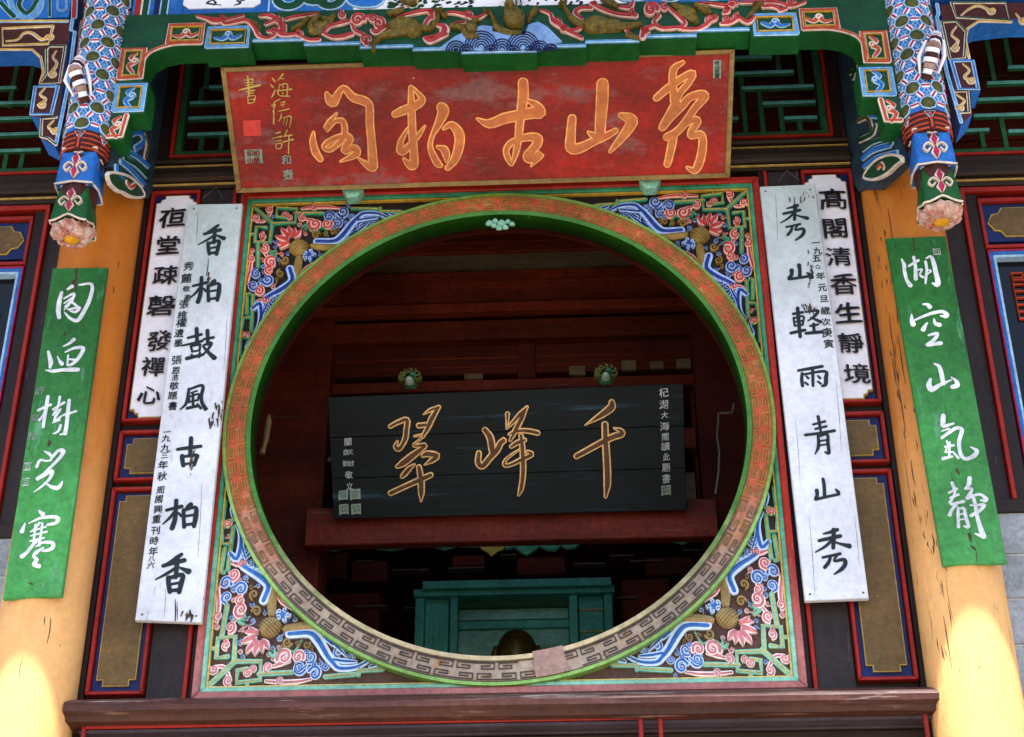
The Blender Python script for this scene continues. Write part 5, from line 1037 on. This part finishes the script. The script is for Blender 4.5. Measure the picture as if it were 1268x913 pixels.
# carved brackets between hanging post and column (faces turned to the round window)
for s in (-1, 1):
    nm = 'left' if s < 0 else 'right'
    bk = thing('side_bracket', 'carved blue and green bracket tying the %s hanging post to its column' % nm, 'bracket', (s*1.45, -.3, .8), 'brackets over the columns')
    X_ = -1.384 if s < 0 else 1.388
    fr = Frame((X_, 0, 0), (0, -s*-1.0, 0) if s < 0 else (0, -1, 0), (0, 0, 1))
    fr = Frame((X_, 0, 0), (0, 1, 0) if s < 0 else (0, -1, 0), (0, 0, 1))
    # normal must face the middle of the building
    if fr.n[0]*s > 0: fr = Frame((X_, 0, 0), (0, -1, 0) if s < 0 else (0, 1, 0), (0, 0, 1))
    if s > 0: fr = Frame((X_, 0, 0), (fr.ex[1]*-.16, fr.ex[1], 0), (0, 0, 1))
    outl = [(150, 150), (183, 75), (183, 235), (176, 244), (165, 244), (152, 230), (140, 224), (126, 236), (122, 218), (138, 195)] if s < 0 else [(1102, 118), (1052, 50), (1066, 225), (1074, 230), (1085, 219), (1100, 214), (1112, 216), (1130, 221), (1138, 214), (1122, 185)]
    A = [(y*fr.ex[1], z-(.075 if s > 0 else 0)) for y, z in ((-.004, 1.95), (-.004, 1.08), (-.05, 1.01), (-.10, .985), (-.18, .93), (-.31, .885), (-.42, .85), (-.50, .83), (-.50, 1.95))]; A = A if s_or(A) > 0 else A[::-1]
    mb = MB(); mb.poly(fr, A, -.05, 0); obj('bracket_board', mb, 'bracketwood', bk)
    if s < 0:
        L_ = [('skyblue', 'paleblue', 7, [(160, 166), (172, 164), (176, 176), (166, 184)]), ('olive', 'cream', 6, [(178, 168), (181, 180), (178, 196)]), ('skyblue', 'paleblue', 6, [(148, 200), (160, 210), (176, 228)]), ('lintelgreen', 'paleblue', 6, [(152, 196), (166, 204), (180, 218)]), ('skyblue', 'paleblue', 6, [(156, 188), (168, 194), (182, 206)]), ('lintelgreen', 'cream', 5, [(178, 100), (182, 120), (179, 145)]), ('skyblue', 'paleblue', 5, [(142, 206), (143, 216), (150, 222)])]
        cl = [(130, 218), (134, 214), (144, 215), (156, 219), (165, 226), (172, 234), (175, 243), (166, 245), (156, 243), (150, 239), (141, 236), (133, 228)]
        rc_ = [(152, 226), (157, 232), (162, 229)]
    else:
        L_ = [('lintelgreen', 'cream', 7, [(1056, 60), (1062, 78), (1058, 96)]), ('lintelgreen', 'cream', 6, [(1054, 90), (1066, 88), (1070, 100)]), ('olive', 'paleblue', 5, [(1062, 110), (1078, 118), (1066, 130)]), ('skyblue', 'paleblue', 8, [(1080, 142), (1094, 144), (1096, 156)]), ('olive', 'cream', 5, [(1064, 150), (1076, 146), (1082, 160)]), ('lintelgreen', 'cream', 6, [(1066, 174), (1082, 166), (1086, 156)]), ('skyblue', 'paleblue', 6, [(1070, 196), (1084, 186), (1104, 180)]), ('lintelgreen', 'paleblue', 5, [(1070, 186), (1084, 176), (1104, 171), (1106, 178)]), ('skyblue', 'paleblue', 6, [(1072, 206), (1088, 196), (1112, 190)])]
        cl = [(1073, 220), (1078, 210), (1086, 201), (1094, 196), (1106, 192), (1117, 194), (1120, 200), (1112, 206), (1104, 214), (1092, 221), (1082, 223)]
        rc_ = [(1092, 208), (1096, 204), (1099, 208)]
    for (m, e, w_, P) in L_:
        mb = MB(); Q = [fr.px(*p) for p in P]; k = w_/240; mb.ribbon(fr, Q, k, 0, .008, 1, .003, 4); mb.ribbon(fr, Q, k, 0, .014, 0, .003, 4, True, 0, .6); obj('carved_band', mb, [m, e], bk)
    A = [fr.px(*p) for p in cl]; A = A if s_or(A) > 0 else A[::-1]
    mb = MB(); mb.poly(fr, A, -.01, .012, 0, 0); mb.ribbon(fr, A+[A[0]], .010, 0, .016, 1, .002, 2); Q = [fr.px(*p) for p in rc_]; mb.ribbon(fr, Q, .022, 0, .018, 1, .003, 3); mb.ribbon(fr, Q, .012, 0, .022, 2, .003, 3)
    obj('green_cloud', mb, ['lintelgreen', 'cream', 'orange'], bk)

# ------------------------------------------------------------------ the room behind
room = thing('room_shell', 'dark red timber room seen through the round window', 'room', (0, 1.5, -1.9))
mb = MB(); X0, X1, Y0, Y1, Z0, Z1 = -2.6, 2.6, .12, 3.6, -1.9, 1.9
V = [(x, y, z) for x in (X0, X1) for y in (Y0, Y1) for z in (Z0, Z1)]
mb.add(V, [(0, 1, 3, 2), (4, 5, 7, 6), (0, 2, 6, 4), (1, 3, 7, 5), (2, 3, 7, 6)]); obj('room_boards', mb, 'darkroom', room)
mb = MB()
ra, rb = .90, 2.62                      # back of the facade: a plate with a round hole, so the room stays dark
vs = []; fs = []; n = 64
for k in range(n):
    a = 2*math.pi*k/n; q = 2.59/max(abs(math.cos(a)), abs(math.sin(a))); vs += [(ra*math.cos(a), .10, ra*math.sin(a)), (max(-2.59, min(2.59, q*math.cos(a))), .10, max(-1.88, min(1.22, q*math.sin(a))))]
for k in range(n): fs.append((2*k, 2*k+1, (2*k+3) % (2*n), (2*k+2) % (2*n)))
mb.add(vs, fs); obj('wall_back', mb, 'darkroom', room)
def ibox(name, m, y, x0, ya, x1, yb, dep, bev=.004, par=None, x=640):
    fr = F(y); za_ = fr.px(x, ya)[1]; zb2 = fr.px(x, yb)[1]; a0 = fr.px(x0, (ya+yb)/2)[0]; a1 = fr.px(x1, (ya+yb)/2)[0]
    mb = MB(); mb.box(fr, a0, zb2, a1, za_, -dep, 0, 0, bev); return obj(name, mb, m, par or room)
ibox('ceiling_board', 'roomred', .75, 300, 262, 960, 311, .3)
ibox('grey_strip', 'roomgrey', .77, 300, 312, 960, 333, .3)
ibox('ceiling_board', 'roomred', .74, 300, 334, 960, 372, .3)
ibox('ceiling_board_lip', 'roomred', .70, 300, 373, 960, 384, .05)
ibox('tie_beam', 'roomred', .80, 300, 395, 960, 419, .3)
ibox('carved_board', 'darkroom', .86, 300, 424, 960, 462, .05)
ibox('carved_board', 'roomred', .84, 300, 469, 960, 482, .2)
ibox('short_post', 'darkroom', .85, 641, 422, 663, 468, .05)
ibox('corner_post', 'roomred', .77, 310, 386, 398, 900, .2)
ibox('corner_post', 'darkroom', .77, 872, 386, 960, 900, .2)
for (ya, yb, yy) in ((296, 299, .745), (346, 349, .735), (405, 407, .795), (441, 443, .855), (452, 453.5, .855)): ibox('plank_edge', 'roomred', yy, 300, ya, 960, yb, .01, .002)
for (x0, x1, ya, yb, m_) in ((420, 436, 486, 640, 'darkroom'), (320, 378, 524, 528, 'roomgrey'), (862, 872, 500, 530, 'roomgrey'), (400, 418, 560, 566, 'roomgrey'), (848, 862, 535, 560, 'roomred'), (848, 862, 590, 630, 'roomgrey')):
    ibox('timber_piece', m_, .83, x0, ya, x1, yb, .06, .003)
ibox('beam_end', 'roomred', .9, 860, 470, 878, 640, .1)
for (x0, x1, yt, yb) in ((575, 598, 461, 468), (705, 725, 455, 466), (770, 788, 450, 462), (805, 822, 452, 461), (838, 856, 450, 461)):
    ibox('painted_gap_panel', 'roomgrey', .85, x0, yt, x1, yb, .02, .002)
bm_ = thing('support_beam', 'heavy dark red beam under the black board inside the room', 'beam', (0, .7, -.2))
mb = MB(); f6 = F(.64); p = f6.px(376, 676); q = f6.px(888, 628); mb.box(f6, p[0], p[1]+.0, q[0], q[1]+.04, -.05, 0, 0, .006)
obj('beam', mb, 'beambrown', bm_)
QF, qc = tilted((406, 492), (846, 475), (850, 632), (413, 643), .36, .60)
bb = thing('black_board', 'tilted black plank board with three gold characters 千峰翠 inside the room', 'name board', tuple(QF.pt(0, qc[2][1])))
zs2 = np.linspace(0, 1, 4)
for i in range(3):
    def lp(a, b, t): return (a[0]+(b[0]-a[0])*t, a[1]+(b[1]-a[1])*t)
    t0, t1 = zs2[i]+.0015, zs2[i+1]-.0015
    mb = MB(); mb.poly(QF, [lp(qc[0], qc[3], t1), lp(qc[1], qc[2], t1), lp(qc[1], qc[2], t0), lp(qc[0], qc[3], t0)], -.03, 0, 0, None, .002); obj('plank', mb, 'blackboard', bb)
for crop, tx in (
 ((470, 490, 6.52), '34 40 44 46 46 40 46 40 18: 85,250 150,215 222,195 218,270 210,340 185,395 155,430 130,410 145,368|36 52 44 34: 478,92 425,180 390,260 360,310|30 34 10: 470,95 410,118 355,152|44 40: 315,242 375,235|16 26 20 24 40 44 60 60 30: 280,328 360,318 320,360 275,405 365,400 340,430 260,490 190,545 140,575|34 52 50 44 10: 350,485 385,470 465,485 420,525 362,560|18 44 46 34: 282,555 240,590 205,630 182,655|44 44 46 48 44: 88,788 180,745 280,700 360,665 415,640|44 50 56 50 10: 318,575 330,640 336,710 338,790 335,858'),
 ((580, 490, 6.52), '46 58 60 52: 132,275 172,330 188,400 195,460|44 52 52 54 56 50 44 30: 85,462 80,540 115,568 175,500 230,440 262,380 288,365 280,350|36 26 16: 316,145 314,210 310,268|16 32 44 24: 312,265 360,215 420,150 475,92|26 48 46 26: 470,95 430,180 380,280 338,362|24 36 42 42: 328,312 400,285 480,285 562,302|34 44 34: 345,412 400,378 458,358|12 22 26 34 34 40 44 26: 430,425 360,470 300,520 292,560 340,558 430,515 510,475 478,450|38 46 48 46 44 20: 425,320 436,420 442,540 440,650 425,750 405,805'),
 ((700, 490, 6.52), '46 68 56 34 6: 375,50 370,95 300,150 230,195 158,240|46 50 52 54 58 40 12: 88,490 180,440 280,385 380,335 455,308 440,280 390,262|52 54 58 60 58 26: 320,230 324,350 332,480 338,600 338,720 325,818')):
    mb = MB(); strokes(mb, QF, crop, tx, 1, 0, .004, .001, .0012); strokes(mb, QF, crop, tx, 0, 0, .007, .001, -.0045); obj('character', mb, ['inlay', 'inlayrim'], bb)
mb = MB()
inscribe(QF, bb, '杞湖大海閣讀此題書', (822, 822, 823, 823, 824, 824, 825, 825, 825), (486, 501, 514, 528, 541, 553, 566, 579, 593), (13, 12, 10, 12, 11, 11, 10, 12, 12), 'palewrite', .004)
inscribe(QF, bb, '關自天勤啟敬立', (431, 428, 434, 428, 435, 432, 433), (547, 560, 560, 574, 574, 588, 602), (11, 8, 8, 8, 8, 10, 10), 'palewrite', .004)
for (x, y) in ((825, 607), (425, 613), (440, 612), (426, 630.5), (441, 630)):
    mb = MB(); write(mb, QF, '圖', x, y, 13, .012, 0, .002); write(mb, QF, '口', x, y, 14, .02, 0, .0025); obj('seal', mb, 'seal', bb)
for (cx, cy_, sd) in ((508, 472, 'left'), (750, 467, 'right')):
    lf = F(.33); a, b = lf.px(cx, cy_); ln = thing('carved_hanger', 'small carved lion hanger at the %s top of the black board' % sd, 'carving', (a, .33, b), 'hangers of the black board')
    mb = MB(); mb.dome(lf, a, b, .030, .026, -.02, .05, 0, 12, 4, 0, .1); mb.dome(lf, a+.012, b+.012, .02, .014, 0, .045, 0, 8, 3); mb.dome(lf, a, b-.012, .018, .014, .01, .045, 1, 8, 3); obj('head', mb, ['latticegreen', 'seal'], ln)
    mb = MB()
    for j in range(7):
        t = j*math.pi/6; mb.ribbon(lf, [(a+(.034+.008*math.cos(u))*math.cos(t)+.01*math.sin(u), b+.034*math.sin(t)+.008*math.cos(u)) for u in (0, 1.5, 3, 4.5)], .006, 0, .03, 0, .002, 3)
    obj('mane_curl', mb, 'olive', ln)
# ceiling valance, shelves, shrine, statue
va = thing('valance', 'scalloped mint valance with a yellow flower hanging behind the support beam', 'valance', (0, 1.0, -.3))
vf = F(1.0); fl = [(590, 666), (720, 662)]
mb = MB(); top = [(568, 674), (722, 668)]; sc = [(722, 669), (712, 678), (700, 679), (695, 675), (688, 681), (676, 680), (668, 676), (660, 682), (652, 687), (643, 682), (636, 677), (628, 680), (622, 677), (610, 678), (590, 676), (568, 676)]
A = [vf.px(*p) for p in sc]; B = [vf.px(722, 640), vf.px(568, 646)]; P = A+[B[1], B[0]]; P = P if s_or(P) > 0 else P[::-1]; mb.poly(vf, P, -.02, 0); obj('valance_board', mb, 'valance', va)
mb = MB(); P = [vf.px(*p) for p in ((590, 674), (597, 682), (602, 684), (609, 690), (616, 684), (624, 681), (622, 672), (622, 655), (590, 655))]; P = P if s_or(P) > 0 else P[::-1]; mb.poly(vf, P, 0, .012); obj('yellow_flower', mb, 'paleyellow', va)
for (xa, xb, y, dd) in ((455, 510, 677, 4), (535, 566, 676, 4), (828, 862, 668, 5), (788, 815, 667, 3), (402, 425, 679, 3)):
    mb = MB(); P = [vf.px(xa, y-16), vf.px(xa, y), vf.px((xa+xb)/2, y+dd), vf.px(xb, y-1), vf.px(xb, y-16)]; P = P if s_or(P) > 0 else P[::-1]; mb.poly(vf, P, -.02, 0); obj('valance_board', mb, 'valance', va)
sh = thing('shelf_rails', 'dark shelf rails and blocks on the back wall below the valance', 'shelf', (0, 1.7, -.6))
for (x0, x1, y) in ((485, 530, 703), (555, 600, 702), (710, 750, 700), (780, 822, 698), (845, 872, 686), (385, 402, 692), (440, 462, 691), (755, 785, 691), (440, 480, 747), (500, 516, 750), (762, 790, 743), (620, 640, 687)):
    ibox('rail', 'shelfedge', 1.68, x0, y-1.2, x1, y+.6, .05, .001, sh)
for (x0, x1, ya, yb) in ((435, 480, 690, 716), (560, 600, 686, 700), (640, 700, 690, 712), (395, 430, 680, 712), (800, 860, 694, 716), (400, 470, 730, 800), (770, 830, 720, 770)):
    ibox('block', 'roomred', 1.70, x0, ya, x1, yb, .2, .006, sh)
sr = thing('shrine_cabinet', 'teal wooden shrine cabinet behind the bronze statue', 'cabinet', (0, 1.7, -1.2))
def sbx(nm_, x0, ya, x1, yb, y=1.6, dep=.05, m='shrine', bev=.004):
    return ibox(nm_, m, y, x0, ya, x1, yb, dep, bev, sr)
sbx('cornice', 523, 717, 757, 727, 1.55, .3); sbx('cornice', 512, 727, 761, 736, 1.58, .3)
sbx('post', 512, 736, 524, 900); sbx('post', 556, 736, 566, 900); sbx('post', 706, 736, 717, 900); sbx('post', 750, 736, 761, 900)
sbx('back_panel', 512, 730, 761, 900, 1.95, .03, 'hazyteal')
sbx('lattice_side', 525, 737, 555, 900, 1.63, .01, 'shrine'); sbx('lattice_side', 718, 737, 749, 900, 1.63, .01, 'shrine')
for y in (757, 784): sbx('side_rail', 718, y-.8, 749, y+.6, 1.62, .01, 'goldline', .001)
for x in (533, 546): sbx('side_slat', x-2, 760, x+2, 900, 1.62, .01, 'shrine', .001)
sbx('inner_valance', 566, 737, 706, 752, 1.66, .02, 'latticegreen'); sbx('upper_pane', 568, 753, 704, 767, 1.69, .01, 'hazyteal', .001); sbx('cross_rail', 566, 768, 706, 778, 1.66, .03); sbx('inner_board', 566, 779, 634, 900, 1.68, .02, 'hazyteal', .002); sbx('inner_board', 635.5, 779, 706, 900, 1.68, .02, 'hazyteal', .002)
st = thing('bronze_statue', 'dark bronze statue head rising above the lower edge of the round window', 'statue', (0, 1.35, -1.2))
sf = F(1.4); a, b = sf.px(640, 806)
mb = MB(); r = .088
for i in range(10):
    pass
vs = []; n = 20; mm_ = 12
for i in range(mm_+1):
    t = i/mm_*math.pi
    for k in range(n):
        u = 2*math.pi*k/n; rx = r*math.sin(t)**.8; x = rx*math.cos(u); y = rx*math.sin(u)*1.05; z = r*1.25*math.cos(t)
        if y < 0: 
            y += -.012*math.exp(-((x/.012)**2+((z+.02)/.03)**2))                 # nose
            y += .010*(math.exp(-(((abs(x)-.03)/.016)**2+((z-.005)/.014)**2)))     # eye sockets
            y += -.006*math.exp(-((x/.02)**2+((z+.052)/.008)**2))
        vs.append((a+x, 1.4+y, b-.02+z))
mb.add(vs, [(i*n+k, i*n+(k+1) % n, (i+1)*n+(k+1) % n, (i+1)*n+k) for i in range(mm_) for k in range(n)], 0, True)
hd = obj('head', mb, 'bronze', st)
mb = MB()
for sg in (-1, 1): mb.tube([(a+sg*r*.98, 1.4, b+.02), (a+sg*r*1.08, 1.4, b-.02), (a+sg*r*1.0, 1.4, b-.08)], [.012, .018, .014], 0, 8)
obj('ear', mb, 'bronze', hd)
mb = MB(); mb.tube([(a, 1.42, b-.09), (a, 1.42, b-.16), (a, 1.44, b-.2)], [.05, .052, .08], 0, 16); mb.lathe((a, 1.44, b-.7), [(.22, 0), (.24, .3), (.2, .46), (.08, .53)], 24, 0, True, 0, 1, .6); obj('shoulders', mb, 'bronze', st)
# pipe at the right, candle shape at the left
mb = MB(); f8 = F(.55)
pp = [f8.px(*p) for p in ((909, 500), (907, 511), (890, 512), (889, 530), (888, 540), (891, 560), (890, 585), (886, 612))]
for i in range(len(pp)-1): mb.tube([(pp[i][0], .55, pp[i][1]), (pp[i+1][0], .55, pp[i+1][1])], .005, 0, 6)
obj('wall_pipe', mb, 'pipe', base=(pp[0][0], .55, pp[0][1]), label='thin grey pipe bent along the right inside the round window', cat='pipe')
f7 = F(.35); a, b = f7.px(330, 535)
cd = thing('hanging_tassel', 'dull orange tassel hanging just inside the left edge of the round window', 'tassel', (a, .35, b-.09))
mb = MB(); mb.tube([(a+.004, .35, b+.075), (a+.004, .35, b+.04), (a, .35, b-.03), (a-.006, .35, b-.07)], [.006, .014, .013, .008], 0, 8); obj('tassel_body', mb, 'goldpanel', cd)
mb = MB(); mb.tube([(a-.006, .35, b-.07), (a-.012, .35, b-.095)], [.010, .014], 0, 6); obj('tassel_tip', mb, 'goldpanel', cd)
